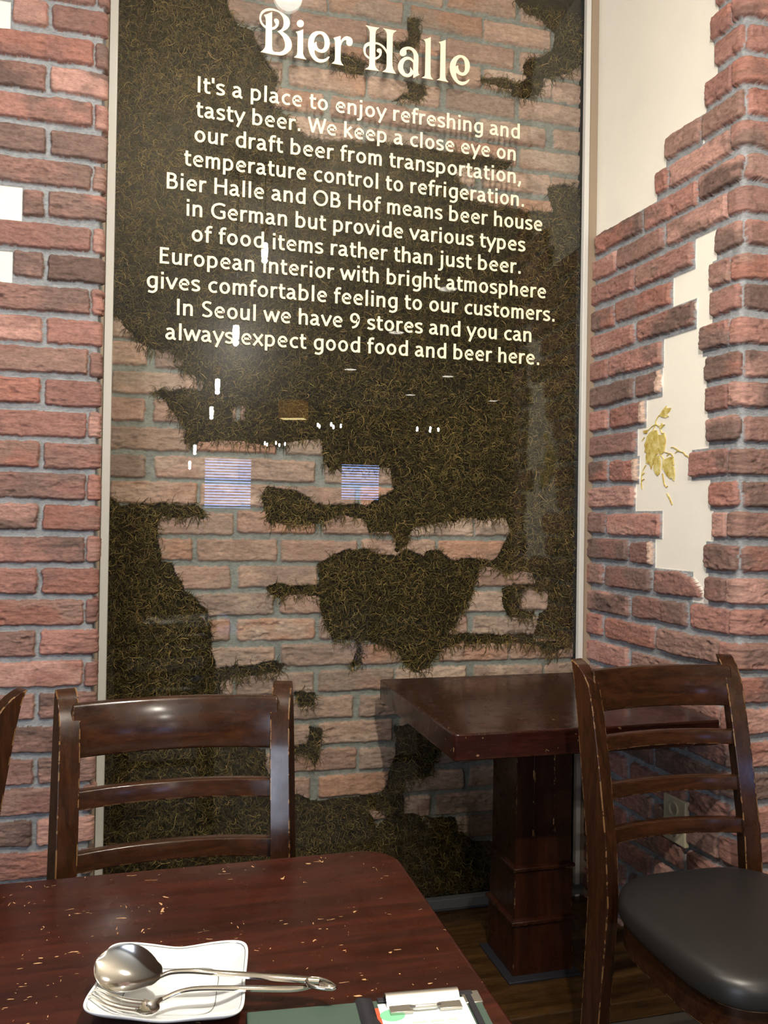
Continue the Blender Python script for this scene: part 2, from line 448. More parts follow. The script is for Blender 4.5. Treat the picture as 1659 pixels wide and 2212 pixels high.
# ------------------------------------------------------------------ right wall with the plaster patch, turning the corner onto the pillar
SC = 0.6687                                 # corner
ZR0 = 2.1993                                # top of course A at the glass
def right_wall():
    rows = {  # course: brick spans in photo x on the left of the plaster, then the start of the bricks at the pillar side
        -7: ([], 1531), -6: ([], 1541), -5: ([], 1531), -4: ([], 1541), -3: ([], 1518), -2: ([(1433, 1511)], 1514), -1: ([(1413, 1440), (1445, 1577)], 1577),
        0: ([(1286, 1386), (1389, 1503), (1511, 1599)], None), 1: ([(1280, 1329), (1333, 1433), (1440, 1573)], None),
        2: ([(1278, 1370), (1374, 1497)], 1544), 3: ([(1278, 1327), (1331, 1450)], 1534), 4: ([(1277, 1371), (1377, 1502)], 1537),
        5: ([(1276, 1316), (1318, 1432)], 1516), 6: ([(1276, 1370), (1375, 1429)], 1525), 7: ([(1275, 1317), (1321, 1396)], 1528),
        8: ([(1275, 1377)], 1532), 9: ([(1274, 1317), (1321, 1382)], 1495), 10: ([(1274, 1375)], 1537), 11: ([(1272, 1313), (1317, 1433)], 1544),
        12: ([(1272, 1364), (1368, 1418)], 1529), 13: ([(1268, 1311), (1317, 1414), (1422, 1525)], 1534),
        14: ([(1270, 1368), (1376, 1494), (1500, 1588)], None), 15: ([(1268, 1310), (1318, 1424), (1430, 1566)], None)}
    px2s = lambda x: onW(x, 1000)[0]
    bricks = []; spans = {}
    for k in range(-11, 27):
        z1 = ZR0-k*PITCH; z0 = z1-0.0645
        even = k % 2 == 0
        if k in rows:
            left, rs = rows[k]
        elif k > 15:
            left = [(1270, 1368), (1376, 1494), (1500, 1592)] if even else [(1268, 1310), (1318, 1424), (1430, 1570)]; rs = None
        else:
            left, rs = [], (1538 if even else 1524)
        ls = [(px2s(a)+(0.003 if a > 1290 else 0.0), px2s(b)-0.003) for a, b in left]
        for i, (a, b) in enumerate(ls):
            opt = {}
            if k in (6, 7, 9, 12) and i == len(ls)-1: opt['cut'] = 0.016
            if k == 13 and i == 2:
                sA, sB = a, b
                opt['clip'] = lambda s, z, sB=sB, z1=z1: np.hypot(np.maximum(s-(sB-0.105), 0)*0.62, np.maximum(z-(z1-0.066), 0))-0.066
            bricks.append((a, b, z0, z1, opt))
        # bricks at the pillar corner and on its face
        cend = SC+0.010 if even else SC-0.024
        if rs is not None:
            bricks.append((px2s(rs), cend, z0, z1))
        f0 = (cend if rs is not None else ls[-1][1])+0.004
        t = f0
        ln = 0.245 if not even else 0.13
        while t < SC+0.8:
            bricks.append((t, t+ln, z0, z1)); t += ln+0.012; ln = 0.245
        L_ = ls[-1][1] if ls else -0.2
        R_ = px2s(rs) if rs is not None else None
        spans[k] = (L_, R_)
    def plaster(S, Z):
        k = np.floor((ZR0+0.0065-Z)/PITCH).astype(int)
        r = np.zeros(S.shape, bool)
        for kk, (l, rr) in spans.items():
            if rr is None:
                if kk == -1: continue
                if kk == 13: pass
                continue
            lo = l+0.002 if l > -0.1 else -0.05
            if kk == -1: lo = 9
            r |= (k == kk) & (S > lo) & (S < rr-0.002)
        for kk in (-2, -1):
            l = spans[kk][0]; f = px2s(1433) if kk == -2 else px2s(1413)
            r |= (k == kk) & (S < f-0.003)
        # tail of the patch beside the rounded brick
        r |= (k == 13) & (S > px2s(1500)) & (S < px2s(1533)) & (S < px2s(1533)) & (Z > ZR0-13.9*PITCH)
        return r
    S, Z, H, C = masonry(bricks, 0.0, SC+0.70, 0.0, 3.1, 0.0028, 202, plaster=plaster, thick=0.0155)
    P = np.zeros(S.shape+(3,))
    rad = 0.012
    a = np.clip((S-SC)/0.019, 0, 1)*(math.pi/2-0.0543)
    th0 = math.atan2(WN[1], WN[0])
    nx = np.cos(th0+a); ny = np.sin(th0+a)
    base = W0[None, None, :]+WD[None, None, :]*np.minimum(S, SC)[..., None]
    cen = base-WN[None, None, :]*rad
    bx = np.where(S <= SC, base[..., 0], cen[..., 0]+rad*nx); by = np.where(S <= SC, base[..., 1], cen[..., 1]+rad*ny)
    bx = bx+np.maximum(S-SC-0.019, 0)
    P[..., 0] = bx+nx*H; P[..., 1] = by+ny*H; P[..., 2] = Z
    return struct(obj('wall_right', grid_mesh('wall_right', P, C), MAS))
WALL_R = right_wall()

# ------------------------------------------------------------------ moss outlines on the brick wall behind the glass (photo points laid on that wall)
MOSS_PX = [
    [(220, -40), (490, -40), (490, 0), (512, 40), (548, 62), (568, 112), (592, 150), (604, 166), (598, 187), (585, 215), (627, 247), (654, 285), (700, 300), (828, 303),
     (870, 308), (1001, 326), (1060, 338), (1117, 345), (1100, 362), (1000, 350), (986, 362), (998, 394), (1010, 415), (1040, 436), (1117, 449), (1200, 455),
     (1185, 405), (1215, 395), (1260, 400), (1260, 1395), (1160, 1372), (1172, 1330), (1188, 1316), (1186, 1276), (1140, 1272), (1128, 1290), (1130, 1318), (1165, 1322),
     (1150, 1340), (1105, 1335), (1090, 1315), (1092, 1275), (1112, 1264), (1158, 1262), (1150, 1238), (1112, 1232), (1100, 1245), (1080, 1228), (1040, 1226), (1075, 1208),
     (1082, 1190), (1110, 1150), (1096, 1118), (1040, 1122), (1000, 1122), (895, 1140), (882, 1180), (862, 1192), (845, 1145), (800, 1152), (790, 1125), (740, 1112),
     (700, 1126), (620, 1136), (580, 1130), (565, 1078), (582, 1050), (640, 1062), (700, 1092), (800, 1090), (850, 1060), (845, 1010), (742, 1008), (720, 1020), (700, 1000),
     (694, 945), (640, 950), (600, 962), (520, 950), (440, 952), (400, 960), (404, 930), (350, 860), (330, 850), (352, 838), (430, 868), (444, 822), (390, 800),
     (352, 762), (300, 738), (280, 716), (262, 690), (220, 672)],
    [(220, 1060), (262, 1090), (300, 1088), (420, 1088), (445, 1100), (440, 1120), (400, 1118), (345, 1116), (340, 1165), (350, 1210), (370, 1215), (380, 1240), (400, 1275),
     (420, 1290), (445, 1320), (455, 1345), (460, 1390), (460, 1410), (468, 1446), (520, 1440), (600, 1428), (622, 1440), (600, 1456), (500, 1470), (480, 1482), (475, 1560),
     (520, 1610), (575, 1625), (580, 1680), (624, 1715), (680, 1734), (760, 1727), (830, 1718), (838, 1695), (855, 1640), (856, 1571), (930, 1560), (960, 1600), (935, 1680),
     (880, 1692), (875, 1758), (930, 1772), (985, 1770), (993, 1800), (1030, 1822), (1250, 1840), (1250, 2100), (180, 2100), (180, 1060)],
    [(690, 1215), (720, 1200), (770, 1185), (790, 1185), (830, 1200), (860, 1200), (880, 1190), (915, 1200), (925, 1190), (948, 1187), (975, 1207), (1050, 1210), (1076, 1215),
     (1040, 1230), (1030, 1270), (1015, 1315), (1000, 1330), (985, 1355), (965, 1370), (1100, 1372), (1160, 1372), (1160, 1388), (1000, 1392), (960, 1402), (945, 1425), (930, 1445),
     (900, 1456), (880, 1440), (870, 1420), (835, 1398), (815, 1390), (780, 1386), (786, 1440), (760, 1446), (772, 1400), (768, 1386), (720, 1382), (700, 1340), (692, 1292),
     (650, 1282), (600, 1292), (575, 1270), (600, 1262), (690, 1264)],
    [(350, 840), (440, 838), (470, 880), (430, 890), (350, 862)],
    [(882, 30), (912, 34), (910, 82), (900, 100), (862, 100), (851, 84), (884, 80)], [(812, 72), (848, 78), (851, 110), (846, 136), (815, 132)],
    [(712, 104), (745, 108), (792, 130), (786, 157), (735, 148), (712, 126)], [(876, 168), (915, 172), (925, 200), (905, 214), (850, 210), (884, 196)],
    [(1040, 160), (1085, 166), (1137, 176), (1135, 195), (1088, 184), (1044, 172)],
    [(1090, -40), (1140, 22), (1180, 45), (1203, 62), (1198, 92), (1188, 115), (1150, 118), (1130, 138), (1142, 168), (1105, 180), (1112, 202), (1168, 202), (1182, 166), (1235, 152), (1265, 130), (1265, -40)],
    [(640, 1500), (680, 1500), (684, 1526), (652, 1532)], [(668, 1575), (696, 1580), (694, 1640), (680, 1662), (668, 1636), (634, 1636), (636, 1612), (668, 1608)],
    [(1110, 1388), (1240, 1384), (1238, 1400), (1186, 1420), (1160, 1396)],
]
MOSS = [[tuple(atY(x, y, YB-0.012)[[0, 2]]) for x, y in p] for p in MOSS_PX]
HOLES = [[tuple(atY(x, y, YB-0.012)[[0, 2]]) for x, y in p] for p in
         ([(505, 880), (532, 874), (528, 905), (500, 905)], [(352, 752), (374, 756), (372, 780), (354, 776)], [(380, 770), (396, 774), (392, 790), (376, 786)], [(800, 1752), (832, 1755), (836, 1772), (815, 1792)])]
def moss_mask(S, Z):
    wx = S+(fbm(S*30, Z*30, 61)-0.5)*0.02; wz = Z+(fbm(S*30+5, Z*30, 62)-0.5)*0.02
    m = np.zeros(S.shape, bool)
    for p in MOSS: m |= inpoly(wx, wz, p)
    for p in HOLES: m &= ~inpoly(wx, wz, p)
    return m
def back_wall():
    bricks = []
    zt = 1.3618
    for k in range(-21, 17):
        z1 = zt-k*PITCH*0.9985; z0 = z1-0.0665
        x = (0.1032 if k % 2 == 0 else 0.2285)-0.2565*3
        while x < 1.5:
            j = random.Random(k*91+int(x*1000)).uniform(-0.012, 0.012)
            bricks.append((x+0.007+j*0.6, x+0.2565-0.007+j, z0, z1)); x += 0.2565
    tones = [lin(c) for c in ((176, 146, 128), (186, 156, 138), (168, 136, 120), (158, 134, 120), (190, 164, 146), (176, 136, 114), (166, 144, 128))]
    S, Z, H, C = masonry(bricks, -0.30, 1.362, 0.0, 3.1, 0.0032, 303, thick=0.011, mortar=lin((136, 138, 131)), tones=tones, moss=moss_mask)
    P = np.stack([S, YB+0.011-H, Z], -1)
    o = struct(obj('wall_back', grid_mesh('wall_back', P, C), MAS))
    return o
WALL_B = back_wall()

# moss strands: dried curly fibres standing off the wall inside the outlines
def moss():
    n_try = 135000
    x = RNG.uniform(-0.22, 1.36, n_try); z = RNG.uniform(0.05, 2.99, n_try)
    ok = moss_mask(x, z)
    hang = ~ok & moss_mask(x, z+0.022) & (RNG.random(n_try) < 0.5)
    keep = ok | hang; x = x[keep]; z = z[keep]; hang = hang[keep]; n = len(x)
    seg = 5
    ang = RNG.uniform(0, 2*np.pi, n); curl = RNG.normal(0, 1.1, n)
    ang = np.where(hang, -np.pi/2+RNG.normal(0, 0.5, n), ang); z = np.where(hang, z+0.012, z)
    ln = RNG.uniform(0.014, 0.040, n); wd = RNG.uniform(0.0006, 0.00135, n)
    y0 = YB+0.006-RNG.uniform(0.0, 0.014, n); lift = RNG.uniform(-0.003, 0.014, n)
    px, pz = x.copy(), z.copy()
    V = np.zeros((n, seg, 2, 3), np.float32)
    for i in range(seg):
        t = i/(seg-1)
        a = ang+curl*(t-0.5)*2.6
        ca, sa = np.cos(a), np.sin(a)
        y = y0-lift*np.sin(t*np.pi)
        wv = wd*(1-0.6*t)
        V[:, i, 0] = np.stack([px-sa*wv, y, pz+ca*wv], -1)
        V[:, i, 1] = np.stack([px+sa*wv, y+wv*0.8, pz-ca*wv], -1)
        px = px+ca*ln/(seg-1); pz = pz+sa*ln/(seg-1)-0.0004
    idx = np.arange(n*seg*2).reshape(n, seg, 2)
    F = np.stack([idx[:, :-1, 0], idx[:, :-1, 1], idx[:, 1:, 1], idx[:, 1:, 0]], -1).reshape(-1, 4)
    me = bpy.data.meshes.new('moss')
    me.vertices.add(n*seg*2); me.vertices.foreach_set('co', V.reshape(-1))
    me.loops.add(F.size); me.loops.foreach_set('vertex_index', F.reshape(-1).astype(np.int32))
    me.polygons.add(len(F)); me.polygons.foreach_set('loop_start', np.arange(0, F.size, 4, dtype=np.int32))
    me.update(calc_edges=True)
    pal = np.array([lin(c) for c in ((112, 95, 54), (93, 80, 45), (138, 115, 68), (73, 64, 35), (104, 86, 49), (122, 105, 62), (84, 78, 45))])
    c = pal[RNG.integers(0, len(pal), n)]*(0.28+1.15*RNG.random(n)**1.5)[:, None]*(0.75+0.5*fbm(x*9, z*9, 77, 3))[:, None]  # wide brightness spread paints the self-shadow missing between strands
    cc = np.ones((n, seg*2, 4), np.float32); cc[:, :, :3] = c[:, None, :]
    a = me.color_attributes.new('tone', 'FLOAT_COLOR', 'POINT'); a.data.foreach_set('color', cc.reshape(-1))
    m = mat('moss_fibre', rough=0.9, spec=0.15)
    at = N(m, 'ShaderNodeVertexColor'); at.layer_name = 'tone'; L(m, at.outputs[0], bsdf(m).inputs['Base Color'])
    o = obj('moss', me, m, smooth=False)
    return tag(o, 'dried brown-green moss covering patches of the brick wall behind the glass', 'moss', kind='stuff')
moss()
# black panels painting the dark void beside the bricks behind the glass
struct(box('void_shade_1', (1.385, 2.54, 1.55), (0.028, 0.13, 3.1), DARK, bevel=0))
struct(box('void_shade_2', (-0.21, 2.53, 1.55), (0.03, 0.10, 3.1), DARK, bevel=0))

# painted vine on the plaster patch
def vine():
    K = 9.214
    def q(x, y): return onW(1360+x/K, 860+y/K)
    leaves = [[(590, 345), (640, 270), (700, 190), (740, 150), (725, 200), (760, 195), (825, 195), (800, 260), (740, 320), (780, 365), (720, 392), (640, 378)],
              [(470, 640), (545, 640), (560, 720), (575, 830), (575, 950), (560, 1110), (520, 1140), (480, 1290), (455, 1340), (430, 1415), (405, 1320), (330, 1290), (325, 1180), (340, 1080), (300, 1075), (315, 1000), (295, 930), (330, 850), (350, 760), (400, 690)],
              [(580, 730), (640, 735), (690, 705), (710, 760), (718, 850), (705, 960), (680, 1080), (650, 1110), (590, 1110), (578, 1000), (585, 850)],
              [(500, 1150), (600, 1140), (618, 1260), (612, 1420), (600, 1500), (560, 1548), (515, 1500), (480, 1400), (490, 1290)],
              [(690, 1230), (760, 1190), (825, 1170), (870, 1200), (888, 1330), (860, 1330), (895, 1420), (900, 1530), (885, 1650), (840, 1590), (815, 1605), (750, 1540), (700, 1460), (675, 1340)],
              [(585, 550), (620, 545), (650, 495), (660, 530), (705, 525), (660, 575), (635, 610), (600, 590)],
              [(280, 650), (370, 630), (350, 700), (290, 700)]]
    stems = [[(590, 345), (550, 400), (520, 460), (520, 520), (440, 570), (370, 640)], [(520, 520), (490, 580), (470, 640)], [(520, 520), (600, 570), (640, 700), (690, 700)],
             [(605, 1110), (640, 1160), (670, 1200), (660, 1300), (655, 1420)], [(330, 1330), (270, 1430), (240, 1560), (235, 1700), (250, 1810)], [(240, 1650), (295, 1610)], [(255, 1530), (300, 1490)],
             [(655, 1500), (670, 1600), (690, 1720), (730, 1775), (760, 1750)], [(820, 980), (870, 975), (940, 1020), (1000, 1060), (1070, 1080), (1110, 1140), (1160, 1160), (1200, 1210)],
             [(700, 1070), (760, 1090), (830, 1110), (870, 1190)], [(740, 1900), (790, 1980), (845, 2120)], [(910, 1095), (945, 1055), (1000, 1055)], [(740, 1150), (790, 1110)], [(250, 850), (300, 780)]]
    b = MB(); off = 0.0012
    def pt(s, z, h): p = W0+WD*s+WN*h; return (p[0], p[1], z)
    for i, l in enumerate(leaves):
        ps = [q(*c) for c in l]; n = len(ps); h = off+0.0002*i
        b.add([pt(s, z, h) for s, z in ps]+[pt(s, z, h-0.003) for s, z in ps], [tuple(range(n))]+[(k, (k+1) % n, n+(k+1) % n, n+k) for k in range(n)])
    for st in stems:
        pp = [Vector((*q(*c), 0)) for c in st]
        for a, c in zip(pp[:-1], pp[1:]):
            d = (c-a).normalized(); nn = Vector((-d.y, d.x, 0))*0.0009
            qs = [a+nn, c+nn, c-nn, a-nn]
            b.add([pt(v.x, v.y, off+0.0004) for v in qs]+[pt(v.x, v.y, -0.002) for v in qs], [(0, 1, 2, 3), (0, 1, 5, 4), (1, 2, 6, 5), (2, 3, 7, 6), (3, 0, 4, 7)])
    m = mat('vine_paint', rough=0.8, spec=0.2)
    n1 = noise(m, coords(m), 45, 4, 0.6)
    L(m, ramp(m, n1, [(0.35, srgb(172, 144, 64)), (0.52, srgb(200, 182, 104)), (0.7, srgb(222, 210, 152))]), bsdf(m).inputs['Base Color'])
    o = b.build('painted_vine', m, WALL_R, smooth=False); o['label'] = 'yellow-green painted vine leaves'
vine()

# ------------------------------------------------------------------ floor, platform, ceiling, rest of the room
struct(box('floor', (0.5, -3.3, -0.05), (9.4, 12.2, 0.1), FLOOR2, bevel=0))
struct(box('trim_3', (0.9, 2.22, 0.025), (2.6, 0.665, 0.05), FLOORM, bevel=0.004))
def planks():
    m = FLOORM
    return m
struct(box('ceiling', (0.5, -3.3, 3.16), (9.4, 12.2, 0.1), WHITEP, bevel=0))
struct(box('wall_front', (-2.35, 2.72, 1.55), (4.0, 0.1, 3.1), BROWNW, bevel=0))
struct(box('wall_rear', (0.5, -9.05, 1.55), (9.4, 0.1, 3.1), BROWNW, bevel=0))
struct(box('wall_west', (-4.15, -3.3, 1.55), (0.1, 12.2, 3.1), BROWNW, bevel=0))
struct(box('wall_east', (5.15, -3.3, 1.55), (0.1, 12.2, 3.1), BROWNW, bevel=0))
struct(box('wall_pillar', (3.3, 1.95, 1.55), (3.0, 0.24, 3.1), BROWNW, bevel=0))
box_back = struct(box('wall_backing', (0.6, 2.66, 1.55), (1.9, 0.1, 3.1), DARK, bevel=0))

# ------------------------------------------------------------------ glass panel with lettering
GL = thing('glass_panel', 'tall framed glass panel with cream lettering in front of the mossy bricks', 'glass panel', (0.594, YG, 0.05))
def loc_(x, y, z): return (x-0.594, y-YG, z-0.05)
ZT = 3.08
b = MB(); b.box(loc_(0.594, YG+0.004, (0.06+ZT)/2), (1.47, 0.008, ZT-0.06)); b.build('pane', PANE, GL, smooth=False)
xa = atY(236, 700, YG)[0]; xb = atY(246, 700, YG)[0]
b = MB()
b.box(loc_(-0.146, YG-0.006, ZT/2+0.025), (0.022, 0.022, ZT-0.05)); b.build('frame', METAL, GL, bevel=0.002)
b = MB(); b.box(loc_(-0.166, YG-0.004, ZT/2+0.025), (0.016, 0.012, ZT-0.05)); b.build('frame', TAUPE, GL, bevel=0.002)
b = MB(); b.box(loc_(1.331, YG-0.006, ZT/2+0.025), (0.017, 0.020, ZT-0.05)); b.build('frame', METAL, GL, bevel=0.002)
b = MB(); b.box(loc_(1.3575, YG-0.003, ZT/2+0.025), (0.028, 0.012, ZT-0.05)); b.build('frame', TAUPE, GL, bevel=0.002)
b = MB(); b.box(loc_(0.60, YG-0.008, 0.075), (1.50, 0.026, 0.03)); b.box(loc_(0.60, YG-0.002, 0.054), (1.50, 0.014, 0.012)); b.build('bottom_rail', RAIL_SHADED, GL, bevel=0.002)

_ = 'c'
BOWL = [(.16, .55), (.28, .66), (.45, .665), (.59, .55), (.63, .365), (.58, .17), (.45, .07), (.30, .065), (.16, .13)]
DBOWL = [(.64, .57), (.52, .66), (.35, .66), (.21, .55), (.17, .36), (.22, .17), (.34, .07), (.49, .075), (.64, .19)]
ARCH = [(.16, .51), (.28, .635), (.42, .67), (.54, .62), (.58, .47), (.58, 0)]
def ell(cx, cy, rx, ry): return [(cx+rx*math.cos(2*math.pi*k/18), cy+ry*math.sin(2*math.pi*k/18)) for k in range(19)]
FONT = {
 'I': (.40, [[(.2, 0), (.2, 1)]]), 'l': (.38, [[(.19, 0), (.19, 1.04)]]), 'i': (.38, [[(.19, 0), (.19, .73)], [(.19, .88), (.19, 1.03)]]),
 'j': (.40, [[(.2, .73), (.2, .02), (.17, -.17), (.07, -.255), (-.05, -.26)], [(.2, .88), (.2, 1.03)]]),
 't': (.50, [[(.20, .93), (.20, .24), (.26, .09), (.36, .06), (.47, .075)], [(.05, .665), (.46, .665)]]), "'": (.27, [[(.13, 1.02), (.13, .70)]]),
 's': (.62, [[(.53, .61), (.40, .665), (.27, .665), (.14, .60), (.13, .50), (.22, .41), (.38, .34), (.49, .26), (.49, .14), (.38, .07), (.24, .065), (.08, .12)]]),
 'a': (.73, [[(.12, .61), (.25, .665), (.40, .65), (.50, .52), (.505, .20), (.55, .085), (.66, .05)], [(.50, .40), (.30, .39), (.15, .30), (.12, .18), (.20, .08), (.34, .075), (.50, .19)]]),
 'p': (.80, [[(.16, -.27), (.16, .73)], BOWL]), 'b': (.80, [[(.16, 0), (.16, 1.04)], BOWL]), 'd': (.80, [[(.64, 0), (.64, 1.04)], DBOWL]),
 'g': (.80, [[(.64, .73), (.64, .02), (.60, -.14), (.48, -.235), (.36, -.25), (.18, -.21)], DBOWL]),
 'c': (.67, [[(.60, .61), (.45, .665), (.30, .62), (.19, .50), (.16, .36), (.20, .20), (.31, .09), (.45, .065), (.60, .11)]]),
 'e': (.76, [[(.17, .385, _), (.62, .385, _), (.60, .53), (.50, .645), (.38, .67), (.25, .61), (.17, .46), (.16, .33), (.21, .17), (.33, .08), (.46, .065), (.63, .11)]]),
 'o': (.80, [ell(.40, .365, .245, .30)]), 'n': (.76, [[(.16, 0), (.16, .73)], ARCH]),
 'm': (1.06, [[(.16, 0), (.16, .73)], [(.16, .53), (.26, .64), (.38, .67), (.48, .62), (.515, .47), (.515, 0)], [(.515, .53), (.62, .64), (.74, .67), (.84, .62), (.875, .47), (.875, 0)]]),
 'h': (.76, [[(.16, 0), (.16, 1.04)], ARCH]), 'u': (.76, [[(.16, .73), (.16, .26), (.20, .12), (.30, .065), (.44, .10), (.58, .23)], [(.58, .73), (.58, 0)]]),
 'r': (.53, [[(.16, 0), (.16, .73)], [(.16, .47), (.24, .60), (.34, .665), (.50, .66)]]),
 'f': (.47, [[(.2, 0), (.2, .78), (.25, .94), (.36, .99), (.49, .97)], [(.04, .665), (.45, .665)]]),
 'k': (.70, [[(.16, 0), (.16, 1.04)], [(.56, .73), (.2, .38)], [(.25, .43), (.62, 0)]]), 'y': (.70, [[(.06, .73), (.36, .06)], [(.65, .73), (.21, -.27)]]),
 'v': (.70, [[(.06, .73), (.355, .03)], [(.65, .73), (.345, .03)]]), 'w': (1.02, [[(.06, .73), (.29, .03)], [(.28, .03), (.52, .69)], [(.50, .69), (.75, .03)], [(.74, .03), (.97, .73)]]),
 'x': (.70, [[(.07, .73), (.63, 0)], [(.63, .73), (.07, 0)]]), 'W': (1.16, [[(.05, 1), (.31, .03)], [(.30, .03), (.59, .97)], [(.57, .97), (.86, .03)], [(.85, .03), (1.11, 1)]]),
 'O': (1.08, [ell(.54, .5, .40, .445)]),
 'G': (1.0, [[(.90, .86), (.72, .935), (.52, .935), (.28, .83), (.16, .62), (.16, .38), (.28, .16), (.52, .065), (.72, .075), (.86, .14, _), (.86, .48, _)], [(.90, .47), (.62, .47)]]),
 'B': (.82, [[(.18, 0), (.18, 1)], [(.18, .93, _), (.43, .93), (.57, .86), (.60, .74), (.54, .60), (.40, .535), (.18, .53, _)], [(.18, .53, _), (.46, .53), (.64, .45), (.68, .29), (.60, .13), (.44, .07), (.18, .07, _)]]),
 'H': (.98, [[(.18, 0), (.18, 1)], [(.80, 0), (.80, 1)], [(.18, .53), (.80, .53)]]), 'E': (.74, [[(.18, 0), (.18, 1)], [(.18, .93), (.63, .93)], [(.18, .53), (.58, .53)], [(.18, .07), (.65, .07)]]),
 'S': (.76, [[(.62, .87), (.46, .935), (.30, .92), (.18, .82), (.18, .68), (.30, .55), (.50, .44), (.62, .32), (.61, .17), (.48, .075), (.32, .06), (.12, .13)]]),
 '9': (.80, [[(.62, .63), (.50, .46), (.34, .43), (.19, .52), (.15, .70), (.22, .87), (.38, .945), (.54, .88), (.63, .68), (.59, .38), (.45, .15), (.22, .05)]]),
 '.': (.42, [[(.2, 0), (.2, .17)]]), ',': (.42, [[(.22, .17), (.20, .02), (.11, -.20)]])}
def open_smooth(pts, n=6):
    P = [(p[0], p[1], len(p) > 2) for p in pts]; out = []
    if len(P) == 2: return [P[0][:2], P[1][:2]]
    for i in range(len(P)-1):
        p1, p2 = P[i], P[i+1]
        a = p1 if (p1[2] or i == 0) else P[i-1]; d = p2 if (p2[2] or i+2 >= len(P)) else P[i+2]
        if p1[2] and p2[2]: out.append(p1[:2]); continue
        for k in range(n):
            t = k/n; t2 = t*t; t3 = t2*t
            out.append(tuple(0.5*((2*p1[j])+(-a[j]+p2[j])*t+(2*a[j]-5*p1[j]+4*p2[j]-d[j])*t2+(-a[j]+3*p1[j]-3*p2[j]+d[j])*t3) for j in (0, 1)))
    out.append(P[-1][:2]); return out
def text_line(body, xl, xr, zb, cap):
    hw = 0.078
    # natural extents of the line
    adv = sum(FONT[c][0] if c != ' ' else 0.36 for c in body)
    def xs(c): return [p[0] for st in FONT[c][1] for p in st]
    lead = min(xs(body[0]))-hw; trail = FONT[body[-1]][0]-max(xs(body[-1]))-hw
    k = (xr-xl)/(adv-lead-trail); x = -lead
    b = MB(); layer = 0
    def flush():
        nonlocal b
        if b.v: b.build('lettering', CREAM, GL, smooth=False)
        b = MB()
    for c in body:
        if c == ' ': flush(); x += 0.36; continue
        for st in FONT[c][1]:
            pts = [Vector((p[0], p[1])) for p in open_smooth(st)]
            n = len(pts); front = -0.0022-0.00006*(layer % 5); layer += 1
            vs = []
            closed = (pts[0]-pts[-1]).length < 1e-4 and n > 4
            for i, p in enumerate(pts):
                if closed: t = pts[(i+1) % (n-1)]-pts[(i-1) % (n-1)]
                else: t = pts[min(i+1, n-1)]-pts[max(i-1, 0)]
                t.normalize(); nn = Vector((-t.y, t.x))*hw*(1.0-0.14*abs(t.x))
                for q, y in ((p+nn, front), (p-nn, front), (p-nn, -0.0004), (p+nn, -0.0004)):
                    vs.append((xl+(x+q.x)*k-0.594, y, zb+q.y*cap-0.05))
            fs = [(4*i+j, 4*i+(j+1) % 4, 4*i+4+(j+1) % 4, 4*i+4+j) for i in range(n-1) for j in range(4)]
            if not closed: fs += [(0, 1, 2, 3), (4*n-4, 4*n-3, 4*n-2, 4*n-1)]
            b.add(vs, fs)
        x += FONT[c][0]
    flush()
LINES = [("It's a place to enjoy refreshing and", 427, 1122), ("tasty beer. We keep a close eye on", 421, 1113), ("our draft beer from transportation,", 420, 1125),
         ("temperature control to refrigeration.", 395, 1131), ("Bier Halle and OB Hof means beer house", 360, 1171), ("in German but provide various types", 403, 1135),
         ("of food items rather than just beer.", 414, 1124), ("European interior with bright atmosphere", 345, 1179), ("gives comfortable feeling to our customers.", 317, 1197),
         ("In Seoul we have 9 stores and you can", 382, 1147), ("always expect good food and beer here.", 357, 1164)]
zA = (atY(432.4, 201, YG)[2]+atY(1118.7, 299.6, YG)[2])/2; zB = (atY(389.2, 735.4, YG)[2]+atY(1159.2, 788.3, YG)[2])/2
CAPH = atY(364, 373.5, YG)[2]-atY(363, 408.4, YG)[2]
for i, (t, a, c) in enumerate(LINES):
    z = zA+(zB-zA)*i/10
    # find the photo row for this line at each end, then the exact place on the glass
    def xat(px):
        y = 200+i*53
        for _ in range(4):
            p = atY(px, y, YG); y += (p[2]-z)*FPX/2.5
        return atY(px, y, YG)[0]
    text_line(t, xat(a), xat(c), z, CAPH)

